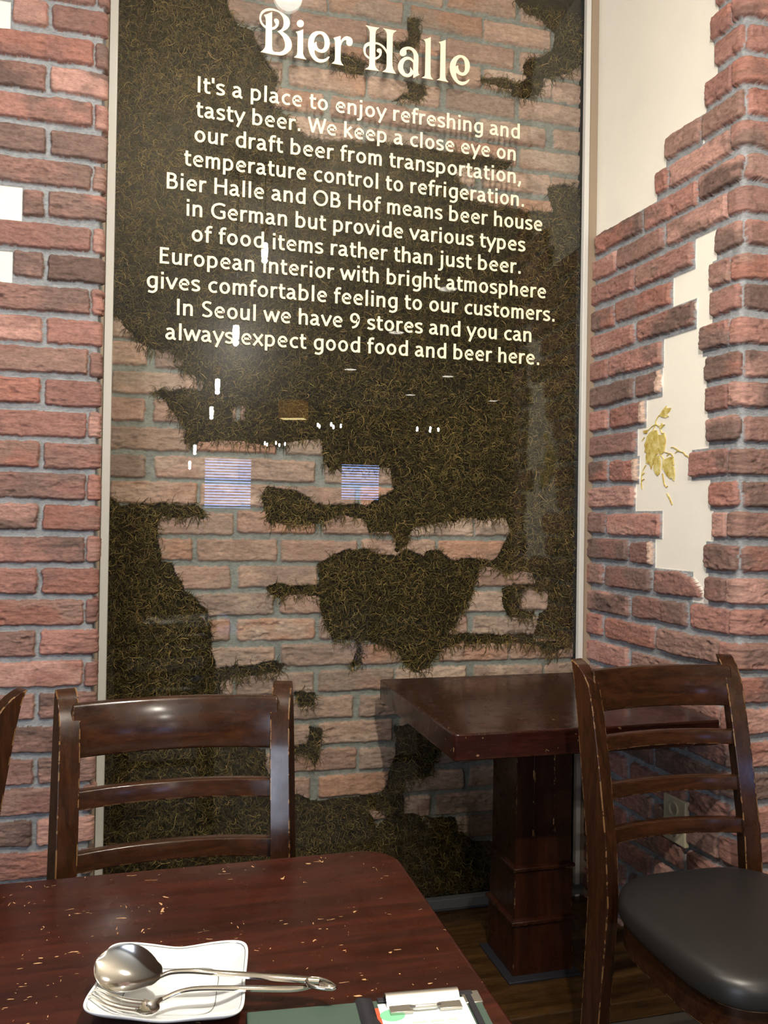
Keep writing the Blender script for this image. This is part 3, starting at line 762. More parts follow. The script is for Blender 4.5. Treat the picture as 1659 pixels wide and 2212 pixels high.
# decorative heading, letter outlines on the glass
def smooth_poly(pts, n=6):
    P = [(p[0], p[1], len(p) > 2) for p in pts]; m = len(P); out = []
    for i in range(m):
        p0, p1, p2, p3 = P[i-1], P[i], P[(i+1) % m], P[(i+2) % m]
        a = p1 if p1[2] else p0; d = p2 if p2[2] else p3
        if p1[2] and p2[2]: out.append((p1[0], p1[1])); continue
        for k in range(n):
            t = k/n; t2 = t*t; t3 = t2*t
            f = lambda j: 0.5*((2*p1[j])+(-a[j]+p2[j])*t+(2*a[j]-5*p1[j]+4*p2[j]-d[j])*t2+(-a[j]+3*p1[j]-3*p2[j]+d[j])*t3)
            out.append((f(0), f(1)))
    return out
_ = 'c'
HB = [[[(190, 215, _), (250, 195), (303, 170, _), (302, 640, _), (312, 700), (345, 730, _), (330, 762, _), (145, 722, _), (180, 695), (205, 655), (212, 600, _), (217, 300, _), (210, 250)]],
      [[(215, 402, _), (160, 350), (132, 290), (130, 230), (155, 170), (210, 132), (285, 122), (370, 145), (460, 195), (525, 250), (548, 315), (540, 365), (505, 410), (445, 442, _), (510, 490), (560, 560), (575, 630), (560, 690), (510, 740), (450, 768), (390, 768), (330, 760, _), (340, 722, _), (400, 725), (450, 705), (478, 660), (480, 600), (455, 530), (415, 475), (375, 440, _), (425, 415), (455, 370), (462, 310), (445, 240), (400, 185), (340, 160), (280, 155), (210, 170), (165, 210), (153, 260), (165, 310), (190, 345), (217, 365, _)]],
      [[(300, 385, _), (335, 372), (352, 345), (340, 315), (328, 290), (340, 268), (365, 265), (390, 285), (398, 320), (388, 360), (360, 395), (330, 412), (300, 417, _)]],
      [[(692+49*math.cos(k*math.pi/6), 333+50*math.sin(k*math.pi/6)) for k in range(12)]],
      [[(628, 447, _), (680, 432), (732, 413, _), (728, 740, _), (745, 790), (778, 828, _), (602, 797, _), (640, 765), (650, 720, _), (655, 510, _), (648, 470)]],
      [[(1098, 788, _), (1060, 840), (1010, 865), (950, 868), (890, 840), (840, 780), (808, 700), (797, 620), (808, 540), (845, 475), (900, 443), (960, 437), (1025, 458), (1075, 515), (1097, 590), (1088, 660), (1055, 710), (1005, 735), (950, 728), (890, 697, _), (885, 720), (900, 770), (940, 815), (990, 825), (1040, 815), (1080, 787, _)],
       [(880, 605, _), (915, 580, _), (920, 640), (945, 680), (985, 690), (1015, 660), (1025, 600), (1015, 530), (985, 485), (945, 480), (905, 510), (883, 560)]],
      [[(1148, 530, _), (1200, 515), (1248, 503, _), (1248, 570, _), (1275, 535), (1310, 512), (1350, 510), (1390, 530), (1412, 570), (1408, 610), (1385, 640), (1350, 638), (1328, 610), (1325, 580), (1328, 560, _), (1300, 562), (1270, 590), (1250, 640, _), (1245, 830, _), (1260, 875), (1290, 910, _), (1122, 880, _), (1160, 850), (1170, 800, _), (1170, 600, _), (1165, 560)]]]
HH = [[[(118, 155, _), (205, 178), (303, 190, _), (265, 220), (250, 260, _), (243, 680, _), (260, 725), (300, 765, _), (110, 738, _), (155, 710), (168, 670, _), (175, 240, _), (155, 195)]],
      [[(350, 195, _), (440, 215), (532, 230, _), (490, 260), (478, 300, _), (472, 690, _), (490, 750), (523, 802, _), (342, 772, _), (385, 740), (398, 690, _), (402, 270, _), (385, 230)]],
      [[(165, 605, _), (120, 570), (95, 520), (90, 460), (110, 410), (160, 382), (240, 380), (310, 400), (365, 440), (400, 490, _), (400, 545, _), (380, 500), (340, 450), (290, 415), (240, 408), (175, 425), (130, 450), (118, 500), (130, 545), (168, 580, _)]],
      [[(243, 585, _), (275, 575), (298, 550), (300, 525), (280, 515), (265, 495), (275, 475), (300, 465), (325, 480), (333, 520), (320, 565), (285, 600), (243, 617, _)]],
      [[(750, 858, _), (835, 812, _), (820, 800), (815, 760), (818, 580), (800, 520), (755, 465), (690, 442), (620, 455), (580, 490), (573, 530), (590, 560), (625, 565), (655, 545), (660, 510), (655, 490), (690, 478), (730, 495), (755, 540), (758, 600, _), (755, 630, _), (735, 600), (690, 578), (640, 580), (590, 610), (555, 665), (548, 720), (570, 780), (620, 830), (680, 845), (725, 830), (750, 800, _)],
       [(750, 655, _), (750, 768, _), (712, 712, _), (708, 770), (680, 803), (645, 790), (618, 735), (618, 680), (642, 630), (685, 612), (725, 628)]],
      [[(888, 348, _), (935, 335), (982, 315, _), (978, 800, _), (985, 840), (1017, 880, _), (862, 852, _), (900, 830), (907, 790, _), (915, 410, _), (908, 370)]],
      [[(1088, 380, _), (1135, 370), (1180, 352, _), (1175, 830, _), (1185, 875), (1217, 912, _), (1060, 880, _), (1100, 860), (1107, 820, _), (1112, 440, _), (1108, 405)]],
      [[(1500, 872, _), (1475, 915), (1430, 945), (1380, 950), (1320, 915), (1270, 850), (1240, 770), (1237, 690), (1260, 620), (1310, 570), (1370, 553), (1430, 570), (1480, 620), (1500, 690), (1490, 760), (1455, 810), (1410, 828), (1360, 815), (1318, 785, _), (1320, 830), (1345, 885), (1385, 905), (1430, 905), (1480, 880, _)],
       [(1310, 705, _), (1345, 688, _), (1350, 740), (1375, 778), (1410, 785), (1432, 755), (1437, 690), (1425, 625), (1395, 590), (1360, 595), (1325, 640)]]]
def heading():
    for comps, k, ox, oy in ((HB, 6.381, 540, 0), (HH, 6.144, 770, 30)):
        bmA = bmesh.new()
        for ci, loops in enumerate(comps):
            cu = bpy.data.curves.new('h', 'CURVE'); cu.dimensions = '2D'; cu.fill_mode = 'BOTH'; cu.extrude = 0.0012
            for lp in loops:
                pts = []
                for x, y in smooth_poly(lp):
                    p = atY(ox+x/k, oy+y/k, YG); pts.append((p[0]-0.594, p[2]-0.05))
                sp = cu.splines.new('POLY'); sp.points.add(len(pts)-1); sp.use_cyclic_u = True
                for i, (x, z) in enumerate(pts): sp.points[i].co = (x, z, 0, 1)
            o = bpy.data.objects.new('h', cu); COL.objects.link(o)
            dg = bpy.context.evaluated_depsgraph_get(); dg.update()
            me = bpy.data.meshes.new_from_object(o.evaluated_get(dg)); bpy.data.objects.remove(o); bpy.data.curves.remove(cu)
            me.transform(Matrix(((1, 0, 0, 0), (0, 0, -1, -0.0019-0.00005*ci), (0, 1, 0, 0), (0, 0, 0, 1))))
            bmA.from_mesh(me); bpy.data.meshes.remove(me)
        me = bpy.data.meshes.new('heading'); bmA.to_mesh(me); bmA.free()
        obj('heading', me, CREAM, GL, smooth=False)
heading()

# ------------------------------------------------------------------ chairs
CHW = 0.195      # half width of the back at the posts
def make_chair(name, label):
    root = thing(name, label, 'chair')
    # local frame: +Y is behind the sitter, faces -Y; origin on the floor under the back posts at seat height
    def post(sx):
        b = MB(); rings = []
        prof = [(0.0, 0.055, 0.040), (0.25, 0.020, 0.046), (0.50, 0.0, 0.053), (0.62, 0.010, 0.052), (0.75, 0.034, 0.050), (0.87, 0.058, 0.046), (0.925, 0.070, 0.040), (0.945, 0.0755, 0.030), (0.958, 0.0805, 0.021), (0.966, 0.085, 0.011), (0.970, 0.088, 0.003)]
        rot = -sx*R(20)
        for z, yb, dp in prof:
            # yb is offset of the back line: back edge straight, front curves in at the top
            back = yb+0.020; front = back-dp
            w_ = 0.017
            ring = []
            for lx, ly in ((-w_, front), (w_, front), (w_, back), (-w_, back)):
                yy = ly-yb; x = lx*math.cos(rot)-yy*math.sin(rot); y = lx*math.sin(rot)+yy*math.cos(rot)
                ring.append((sx*(CHW-0.017)+x*1.0, yb+y, z))
            rings.append(ring)
        b.loft(rings)
        o = b.build('back_post', CHAIR['Z'], root, bevel=0.0035, seg=3)
        return o
    def rail(nm, z0, z1, th, sag, yoff, rr):
        b = MB(); rings = []
        n = 22; W_ = CHW-0.026
        for i in range(n+1):
            t = -1+2*i/n; x = W_*t
            y = yoff+sag*(1-t*t)
            zc0, zc1 = z0, z1
            # rounded section
            ring = []
            dyz = (z1-z0)
            lean = 0.055/0.30
            for (a, c) in ((0, -0.42), (0.06, -0.5), (0.93, -0.5), (1.0, -0.35), (1.0, 0.35), (0.93, 0.5), (0.06, 0.5), (0.0, 0.42)):
                zz = zc0+a*dyz
                ring.append((x, y+c*th+(zz-z0)*lean, zz))
            rings.append(ring)
        b.loft(rings)
        return b.build(nm, CHAIR['X'], root, bevel=0.003, seg=3, ang=50)
    for sx in (-1, 1): post(sx)
    rail('top_rail', 0.866, 0.952, 0.020, 0.030, 0.052, 0)
    for zc in (0.800, 0.706, 0.620):
        yb = {0.800: 0.040, 0.706: 0.020, 0.620: 0.004}[zc]
        rail('slat', zc-0.015, zc+0.015, 0.018, 0.030, yb, 0)
    # seat frame and cushion (front is -Y)
    def outline(k, n=64):
        pts = []
        for i in range(n):
            th = 2*math.pi*i/n
            c, s = math.cos(th), math.sin(th)
            e = 2/4.2
            x = math.copysign(abs(c)**e, c)*0.205; y = math.copysign(abs(s)**e, s)*0.215
            if y > 0: x *= 1-0.16*(y/0.215)**2
            pts.append((x*k, -0.215+y*k))
        return pts
    b = MB()
    prof = [(0.90, 0.500), (0.985, 0.500), (1.0, 0.507), (1.0, 0.522), (0.985, 0.536), (0.95, 0.546), (0.86, 0.553), (0.7, 0.558), (0.45, 0.561), (0.2, 0.562), (0.02, 0.562)]
    b.loft([[(x, y, z) for x, y in outline(k)] for k, z in prof])
    b.build('seat', VINYL, root, ang=60, sub=1)
    b = MB(); b.loft([[(x, y, z) for x, y in outline(0.95)] for z in (0.445, 0.500)]); b.build('seat_frame', CHAIR['X'], root, bevel=0.003, ang=40)
    for sx in (-1, 1):
        b = MB(); b.loft([[(sx*0.165+dx*r, -0.375+dy*r, z) for dx, dy in ((-1, -1), (1, -1), (1, 1), (-1, 1))] for z, r in ((0.0, 0.013), (0.46, 0.019))])
        b.build('leg', CHAIR['Z'], root, bevel=0.003)
        b = MB(); b.box((sx*0.168, -0.18, 0.19), (0.016, 0.37, 0.03)); b.build('stretcher', CHAIR['Y'], root, bevel=0.003)
    b = MB(); b.box((0, -0.19, 0.19), (0.33, 0.016, 0.03)); b.build('stretcher', CHAIR['X'], root, bevel=0.003)
    return root
CH_G = None
chair1 = make_chair('dining_chair', 'dark wooden ladder-back chair directly behind the large table with the plate')
chair1.location = (0.037, 1.395, 0.0)
chair2 = copy_tree(chair1); chair2.location = (1.058, 1.525, 0.0)
chair2['label'] = 'dark wooden ladder-back chair at right with black seat in view beside the brick pillar'
chair0 = copy_tree(chair1)
chair0['label'] = 'dark wooden chair cut off by the left edge with only one back post showing'
a0 = R(-42)
pr = Vector((CHW, 0.075, 0)); pr.rotate(Matrix.Rotation(a0, 3, 'Z'))
chair0.rotation_euler = (0, 0, a0); chair0.location = (-0.228-pr.x, 1.485-pr.y, 0.0)

# ------------------------------------------------------------------ tables
def rounded_rect(x0, x1, y0, y1, r, n=8):
    pts = []
    for cx, cy, a in ((x1-r, y1-r, 0), (x0+r, y1-r, 90), (x0+r, y0+r, 180), (x1-r, y0+r, 270)):
        for k in range(n+1):
            th = R(a+90*k/n); pts.append((cx+r*math.cos(th), cy+r*math.sin(th)))
    return pts
T1Z = 0.75
t1 = thing('dining_table', 'large red-brown dining table with worn top holding the plate and menu', 'table', (-0.26, 0.86, 0))
b = MB(); b.prism([(x+0.26, y-0.86) for x, y in rounded_rect(-0.88, 0.361, 0.44, 1.262, 0.055)], T1Z-0.038, T1Z); b.build('tabletop', TOP1, t1, bevel=0.006, seg=3)
b = MB(); b.box((-0.16, -0.12, 0.385), (0.12, 0.12, 0.65)); b.build('pedestal', PED, t1, bevel=0.004)
b = MB(); b.box((-0.16, -0.12, 0.035), (0.42, 0.36, 0.07)); b.build('base', PED, t1, bevel=0.01)

T2Z = 0.7785
t2c = (1.0, 2.128)
t2 = thing('corner_table', 'small square dark brown pedestal table in the corner against the glass', 'table', (t2c[0], t2c[1], 0.05))
b = MB(); b.prism([(x-t2c[0], y-t2c[1]) for x, y in rounded_rect(0.654, 1.358, 1.785, 2.450, 0.012, 4)], T2Z-0.05-0.062, T2Z-0.05); b.build('tabletop', TOP2, t2, bevel=0.004, seg=3)
pc = (1.010-t2c[0], 2.130-t2c[1])
def sqring(h, z): return [(pc[0]-h, pc[1]-h, z), (pc[0]+h, pc[1]-h, z), (pc[0]+h, pc[1]+h, z), (pc[0]-h, pc[1]+h, z)]
b = MB(); b.loft([sqring(0.081, 0.29), sqring(0.081, 0.668)])
for dx in (-0.03, 0.03):
    b.box((pc[0]+dx, pc[1]-0.0815, 0.50), (0.004, 0.003, 0.26))
b.build('pedestal', PED, t2, bevel=0.002)
b = MB(); b.loft([sqring(0.084, 0.150), sqring(0.084, 0.284), sqring(0.090, 0.286), sqring(0.090, 0.294), sqring(0.082, 0.300)]); b.build('plinth', PED, t2, bevel=0.0015)
b = MB(); b.loft([sqring(0.087, 0.0), sqring(0.087, 0.144), sqring(0.094, 0.146), sqring(0.094, 0.155), sqring(0.085, 0.161)]); b.build('base', PED, t2, bevel=0.0015)
b = MB()
h0, h1 = 0.087, 0.105
b.loft([sqring(h1, 0.0), sqring(h1, 0.006), sqring(h0, 0.012)]); b.build('foot_trim', BLACKT, t2, bevel=0.001)

# ------------------------------------------------------------------ plate
def plate():
    c = np.array([0.021, 0.918]); z0 = T1Z
    cs = [atZ(*p, z0+0.022)[:2] for p in ((236, 2036), (540, 2030), (528, 2198), (166, 2192))]
    cs = [np.array(q) for q in cs]; c = sum(cs)/4
    root = thing('plate', 'white square porcelain plate with raised corners under the spoon and fork', 'plate', (c[0], c[1], z0))
    def bil(u, v):                        # u,v in [-1,1]; v=+1 far edge
        a = cs[0]*(1-u)/2+cs[1]*(1+u)/2; d = cs[3]*(1-u)/2+cs[2]*(1+u)/2
        return a*(1+v)/2+d*(1-v)/2-c
    nt, nr = 96, 16
    def height(r, th):
        cor = abs(math.sin(2*th))**1.6
        lip = 0.0135+0.007*cor
        t = max(0, (r-0.52)/0.48)
        return 0.004+lip*(t**1.5)
    def plan(r, th):
        ct, st = math.cos(th), math.sin(th)
        n = 2+7*min(1, max(0, (r-0.35)/0.5)); k = (abs(ct)**n+abs(st)**n)**(-1/n)
        sq = 1-0.02*(1-abs(math.sin(2*th)))*r
        u, v = r*k*ct*sq, r*k*st*sq
        p = bil(u, v); return p
    rings = []
    for i in range(nr+1):
        r_ = max(0.001, i/nr)
        rings.append([(*plan(r_, 2*math.pi*k/nt), height(r_, 2*math.pi*k/nt)) for k in range(nt)])
    for i in range(nr, -1, -1):
        r_ = max(0.001, i/nr)
        rr = r_*0.992 if i == nr else r_
        rings.append([(*plan(rr, 2*math.pi*k/nt), height(r_, 2*math.pi*k/nt)-0.0035) for k in range(nt)])
    b = MB(); b.loft(rings, cap=False); b.build('dish', CERAM, root, ang=80, sub=1)
    def ringline(r0, r1, nm):
        b = MB()
        b.loft([[(*plan(r_, 2*math.pi*k/nt), height(r_, 2*math.pi*k/nt)+0.0007) for k in range(nt)] for r_ in (r0, r1)], cap=False)
        b.build(nm, CERLINE, root, smooth=False)
    ringline(0.600, 0.612, 'inner_line'); ringline(0.945, 0.953, 'rim_line')
    return root
plate()

# ------------------------------------------------------------------ spoon and fork
def strip(b, stations, nv=9, thick=0.0012):
    """stations: (centre xyz, half width, dish depth); dish depth>0 hollows the middle"""
    n = len(stations); P = [Vector(s[0]) for s in stations]; top = []; bot = []
    for i, (c, hw, dp) in enumerate(stations):
        t = (P[min(i+1, n-1)]-P[max(i-1, 0)]); t.z = 0; t.normalize()
        side = Vector((-t.y, t.x, 0))
        rt, rb = [], []
        for k in range(nv):
            v = -1+2*k/(nv-1)
            z = -dp*(1-v*v) if dp >= 0 else -dp*(1-v*v)
            p = P[i]+side*hw*v+Vector((0, 0, z)); rt.append(p); rb.append(p-Vector((0, 0, thick)))
        top.append(rt); bot.append(rb)
    rings = [rt+rb[::-1] for rt, rb in zip(top, bot)]
    b.loft(rings)
def arc(pts, n=10):
    return [Vector((x, y, z)) for x, y, z in pts]
def interp(pts, n):
    """Catmull-Rom through points (with trailing scalars)"""
    P = [np.array(p, float) for p in pts]; out = []
    for i in range(len(P)-1):
        p0, p1, p2, p3 = P[max(i-1, 0)], P[i], P[i+1], P[min(i+2, len(P)-1)]
        for k in range(n):
            t = k/n
            out.append(0.5*((2*p1)+(-p0+p2)*t+(2*p0-5*p1+4*p2-p3)*t*t+(-p0+3*p1-3*p2+p3)*t**3))
    out.append(P[-1]); return out
def cutlery():
    A = lambda x, y, z: atZ(x, y, T1Z+z)
    # spoon
    tip = A(206, 2074, 0.035); neck = A(349, 2108, 0.031)
    root = thing('spoon', 'shiny steel tablespoon lying across the square plate above the fork', 'spoon', tuple(tip))
    O = tip
    ax = neck-tip; Ln = np.linalg.norm(ax[:2])
    st = []
    n = 16
    for i in range(n+1):
        t = i/n
        c = tip+ax*t
        hw = 0.0275*(max(0, math.sin(math.pi*(t**0.86)))**0.62)*(1-0.12*t)+0.0030*(t > 0.9)
        hw = max(hw, 0.0012 if i == 0 else 0.0034)
        dp = 0.011*max(0, math.sin(math.pi*min(1, t*0.97+0.015)))**0.8
        st.append((tuple(c-O), hw, dp))
    b = MB(); strip(b, st, 13, 0.0014)
    axn = Vector(ax).normalized(); rm = Matrix.Rotation(R(34), 3, axn)
    b.v = [tuple(rm @ Vector(p)) for p in b.v]
    b.build('bowl', STEEL, root, ang=60, sub=2)
    hp = [A(346, 2107, 0.031), A(372, 2098, 0.034), A(420, 2096, 0.034), A(500, 2102, 0.029), A(600, 2109, 0.027), A(690, 2116, 0.025)]
    ws = [0.0032, 0.0030, 0.0034, 0.0046, 0.0056, 0.0046]
    S_ = interp([(*(p-O), w_) for p, w_ in zip(hp, ws)], 6)
    b = MB(); strip(b, [((q[0], q[1], q[2]), q[3], -0.0014) for q in S_], 7, 0.0022)
    # pierced leaf-shaped end
    c0 = A(664, 2117, 0.025)-O; c1 = A(723, 2134, 0.025)-O
    cc = (c0+c1)/2; d = c1-c0; hl = np.linalg.norm(d[:2])/2; d = d/np.linalg.norm(d); sd = np.array([-d[1], d[0], 0])
    pts = []
    for k in range(28):
        th = 2*math.pi*k/28
        pts.append(cc+d*hl*math.cos(th)+sd*0.0075*math.sin(th)*(1-0.25*math.cos(th)))
    b.tube([tuple(p) for p in pts]+[tuple(pts[0])], 0.0022, 8, cap=False)
    c2 = cc+d*0.008
    b.loft([[tuple(c2+d*0.010*r_*math.cos(2*math.pi*k/20)+sd*0.0062*r_*math.sin(2*math.pi*k/20)+np.array([0, 0, z])) for k in range(20)] for r_, z in ((1, -0.001), (1, 0.0008), (0.6, 0.0022), (0.05, 0.0026))])
    b.build('handle', STEEL, root, ang=60)
    # fork
    tl = A(200, 2141, 0.024); hd = A(318, 2176, 0.0165)
    root = thing('fork', 'steel four-tined fork on the square plate below the spoon', 'fork', tuple(hd))
    O = hd
    b = MB()
    d = tl-hd; d2 = d/np.linalg.norm(d[:2]); sd = np.array([-d2[1], d2[0], 0])
    nk = A(352, 2156, 0.021)
    for j in range(4):
        v = (j-1.5)
        base = hd+sd*v*0.0058+d*0.12; end = tl+sd*v*0.0053
        stn = []
        for i in range(9):
            t = i/8
            p = base+(end-base)*t+np.array([0, 0, -0.0035*math.sin(math.pi*t)])
            stn.append((tuple(p-O), 0.0018*(1-0.45*t), -0.0004))
        strip(b, stn, 5, 0.0016)
    stn = [(tuple(hd+d*0.16-O), 0.0110, 0.0006), (tuple(hd+d*0.05-O), 0.0112, 0.0014), (tuple(hd-d*0.06-O), 0.0106, 0.002), (tuple(hd+(nk-hd)*0.55-O), 0.0062, 0.0012), (tuple(nk-O), 0.0030, 0.0)]
    S_ = interp([(*p, w_, q) for p, w_, q in stn], 5)
    strip(b, [((q[0], q[1], q[2]), q[3], q[4]) for q in S_], 9, 0.0016)
    b.build('head', STEEL, root, ang=50)
    hp = [A(350, 2157, 0.021), A(390, 2140, 0.0245), A(440, 2133, 0.026), A(540, 2133, 0.0245), A(630, 2133, 0.021), A(672, 2127, 0.0195)]
    ws = [0.0030, 0.0028, 0.0034, 0.0044, 0.0050, 0.0036]
    S_ = interp([(*(p-O), w_) for p, w_ in zip(hp, ws)], 6)
    b = MB(); strip(b, [((q[0], q[1], q[2]), q[3], -0.0014) for q in S_], 7, 0.0022)
    b.build('handle', STEEL, root, ang=60)
cutlery()

# ------------------------------------------------------------------ menu folder with clip and order sheet
def menu():
    z = T1Z+0.006
    A = lambda x, y, zz=z: atZ(x, y, zz)
    p0 = A(533, 2186); p1 = A(1030, 2142)
    ux = (p1-p0); wid = np.linalg.norm(ux[:2]); ux = ux/wid; uy = np.array([ux[1], -ux[0], 0])     # uy towards the viewer
    ang = math.atan2(ux[1], ux[0])
    root = thing('menu_folder', 'dark green folding menu board with metal clip on the large table', 'menu', (p0[0], p0[1], T1Z), ang)
    to = lambda p: (float((p-p0)@ux), float((p-p0)@uy))
    dep = 0.30
    sp = to(A(786, 2166))[0]
    b = MB(); b.box(((sp-0.008)/2, -dep/2, 0.003), (sp-0.008, dep, 0.006)); b.build('cover', GREENF, root, bevel=0.001)
    b = MB(); b.box(((sp+0.008+wid)/2, -dep/2, 0.003), (wid-sp-0.008, dep, 0.006)); b.build('cover', GREENF, root, bevel=0.001)
    # taped spine, slightly crumpled
    b = MB(); rr = random.Random(4); rings = []
    for i in range(26):
        y = 0.003-i*dep/25
        rings.append([(sp+(-0.012+rr.uniform(-.002, .001)), y, 0.0005), (sp-0.006+rr.uniform(-.001, .001), y, 0.0085+rr.uniform(-.001, .002)), (sp+0.002, y, 0.0095+rr.uniform(-.002, .002)), (sp+0.010+rr.uniform(-.002, .003), y, 0.0072), (sp+0.010, y, 0.0005)])
    b.loft(rings); b.build('spine', BLACKT, root, ang=80)
    # black binding round the clip cover and a metal corner
    b = MB(); b.box(((sp+wid)/2+0.004, -0.002, 0.0065), (wid-sp-0.02, 0.008, 0.003)); b.box((wid-0.012, -0.10, 0.0065), (0.007, 0.19, 0.003)); b.build('binding', BLACKT, root, bevel=0.001)
    b = MB(); b.box((wid-0.009, -0.010, 0.0045), (0.020, 0.022, 0.006)); b.build('corner_guard', CLIPM, root, bevel=0.001)
    ca = to(A(828, 2157))[0]; cb = to(A(985, 2146))[0]
    b = MB()
    n = 10; prof = []
    for i in range(n+1):
        t = i/n; prof.append((0.004-0.026*t, 0.0075+0.010*math.sin(math.pi*min(1, t*1.15))*(1-0.3*t)))
    b.loft([[(x, y, zz) for y, zz in prof]+[(x, y, zz-0.0012) for y, zz in prof[::-1]] for x in (ca, ca+0.001, cb-0.001, cb)])
    cm = (ca+cb)/2; ww = (cb-ca)
    for s in (-1, 1): b.box((cm+s*ww*0.33, -0.026, 0.0095), (ww*0.30, 0.012, 0.003))
    b.tube([(cm-ww*0.2, -0.024, 0.0105), (cm-ww*0.14, -0.028, 0.0125), (cm+ww*0.14, -0.028, 0.0125), (cm+ww*0.2, -0.024, 0.0105)], 0.002, 8)
    b.build('clip', CLIPM, root, bevel=0.0006)
    # sheet held under the clip
    w2 = wid-sp-0.034
    s_ = thing('order_sheet', 'white printed order sheet held by the clip of the green folder', 'paper', (p0[0], p0[1], T1Z+0.0066), ang)
    x0 = sp+0.013; x1 = wid-0.018
    b = MB(); b.prism([(x0, -0.010), (x1, -0.010), (x1, -0.27), (x0, -0.27)], 0, 0.001); b.build('sheet', PAPER, s_, smooth=False)
    b = MB(); b.prism([(x0-0.004, -0.016), (x0, -0.016), (x0, -0.27), (x0-0.004, -0.27)], -0.0003, 0.0008); b.build('red_edge', REDP, s_, smooth=False)
    b = MB(); lx, ly = to(A(848, 2197))
    b.prism([(lx+0.013*math.cos(k*math.pi/14), -ly+0.010*math.sin(k*math.pi/14)) for k in range(28)], 0.001, 0.0013); o = b.build('printed_emblem', LOGO, s_, smooth=False)
    b = MB()
    for r_ in range(7):
        y = -0.052-r_*0.012
        b.box(((x0+x1)/2+0.012, y, 0.00115), ((x1-x0)*0.72, 0.0008, 0.0003))
        xx = x0+0.03; rr = random.Random(r_)
        while xx < x1-0.02:
            l = rr.uniform(0.006, 0.016); b.box((xx+l/2, y+0.005, 0.00115), (l, 0.0032, 0.0003)); xx += l+0.004
    b.build('print', PRINT, s_, smooth=False)
menu()

# ------------------------------------------------------------------ wall socket on the right wall
def socket():
    s0, za = onW(1447, 1712); s1, _z = onW(1495, 1740); _s, zb = onW(1470, 1822)
    zc = (za+zb)/2+0.004; hh = (za-zb); sm = (s0+s1)/2
    p = W0+WD*sm+WN*0.014
    root = thing('wall_socket', 'cream double wall socket on the brick wall behind the right chair', 'socket', (p[0], p[1], zc), math.atan2(-WD[1], -WD[0])+math.pi)
    # local: +x along wall towards viewer, local -y is outward? use explicit frame
    root.rotation_euler = (0, 0, math.atan2(WD[1], WD[0]))
    w_ = (s1-s0)
    b = MB(); b.box((0, 0, 0), (w_, 0.016, hh)); b.build('plate', SOCK, root, bevel=0.004, seg=3)
    for sz in (-1, 1):
        b = MB()
        vs = []
        pr = [(0.019, -0.008), (0.019, -0.0125), (0.016, -0.0125), (0.015, -0.006), (0.001, -0.006)]
        rings = [[(r_*math.cos(2*math.pi*k/24), y, sz*hh*0.25+r_*math.sin(2*math.pi*k/24)) for k in range(24)] for r_, y in pr]
        b.loft(rings); b.build('outlet', SOCK, root, ang=40)
        b = MB()
        for sx in (-1, 1): b.tube([(sx*0.007, -0.0055, sz*hh*0.25), (sx*0.007, -0.0065, sz*hh*0.25)], 0.0024, 8)
        b.build('pin_hole', DARK, root, smooth=False)
socket()

# ------------------------------------------------------------------ the room behind the viewer, seen mirrored in the glass
def mirror(x, y, d):
    p = CAM+ray(x, y)*d; return (float(p[0]), float(2*YG-p[1]), float(p[2]))
FIL = emis('filament', (1.0, 0.93, 0.8), 55)
def pendant(loc, label, power):
    root = thing('pendant_bulb', label, 'pendant lamp', loc, group=None)
    b = MB(); b.lathe([(0.018, 0.085)]+[(0.075*math.sin(t*math.pi/16), 0.075*math.cos(t*math.pi/16)) for t in range(1, 16)]+[(0.0005, -0.075)], seg=32); b.build('globe', GLOBE, root)
    b = MB(); b.lathe([(0.001, 0.04), (0.016, 0.036), (0.019, 0.0), (0.016, -0.036), (0.001, -0.04)], seg=16); b.build('filament', FIL, root)
    b = MB(); b.lathe([(0.001, 0.135), (0.02, 0.13), (0.022, 0.07), (0.001, 0.07)], seg=20); b.build('cap', BRASS, root)
    h = 3.11-loc[2]
    b = MB(); b.tube([(0, 0, 0.13), (0, 0, h)], 0.003, 6); b.build('cord', BLACKM, root)
    light('pendant_lamp_light', 'POINT', (loc[0], loc[1], loc[2]-0.054), power, WARM, 0.015)
    return root
pendant(mirror(572, 540, 4.4), 'clear globe pendant lamp hanging highest and nearest above the table', 40)
pendant(mirror(510, 718, 4.4), 'clear globe pendant lamp mirrored through the words always expect', 104)
pendant(mirror(470, 830, 5.9), 'clear globe pendant lamp mirrored just under the last text line', 46)
pendant(mirror(457, 888, 7.1), 'clear globe pendant lamp mirrored third from the top below the text', 30)
pendant(mirror(421, 968, 9.2), 'small warm pendant lamp mirrored beside the window blinds, upper of two', 8)
pendant(mirror(410, 1002, 10.8), 'small warm pendant lamp mirrored beside the window blinds, lower of two', 8)

DISC = emis('downlight_disc', (1.0, 0.93, 0.82), 12)
def downlight(p, label, group=None):
    root = thing('ceiling_downlight', label, 'ceiling light', p, group=group)
    b = MB(); b.lathe([(0.085, 0.009), (0.085, 0.0), (0.078, -0.004), (0.074, 0.004)], seg=28); b.build('trim_ring', METAL, root)
    b = MB(); b.lathe([(0.074, 0.003), (0.001, 0.003)], seg=28); b.build('diffuser', DISC, root)
for p, q in zip(SPOTS, ('close above the top of the glass panel', 'added out of frame to cast brick shadows')):
    downlight((p[0], p[1], 3.10), 'round recessed ceiling light '+q)
for (x, y) in ((757, 798), (968, 813), (887, 853), (1065, 866), (806, 890), (968, 624), (857, 718)):
    e = ray(x, y); d = (3.10-CAM[2])/e[2]; m_ = mirror(x, y, d)
    if m_[1] > -8.9: downlight((m_[0], m_[1], 3.10), 'round recessed ceiling light mirrored as a white dash in the moss', 'ceiling lights down the room')

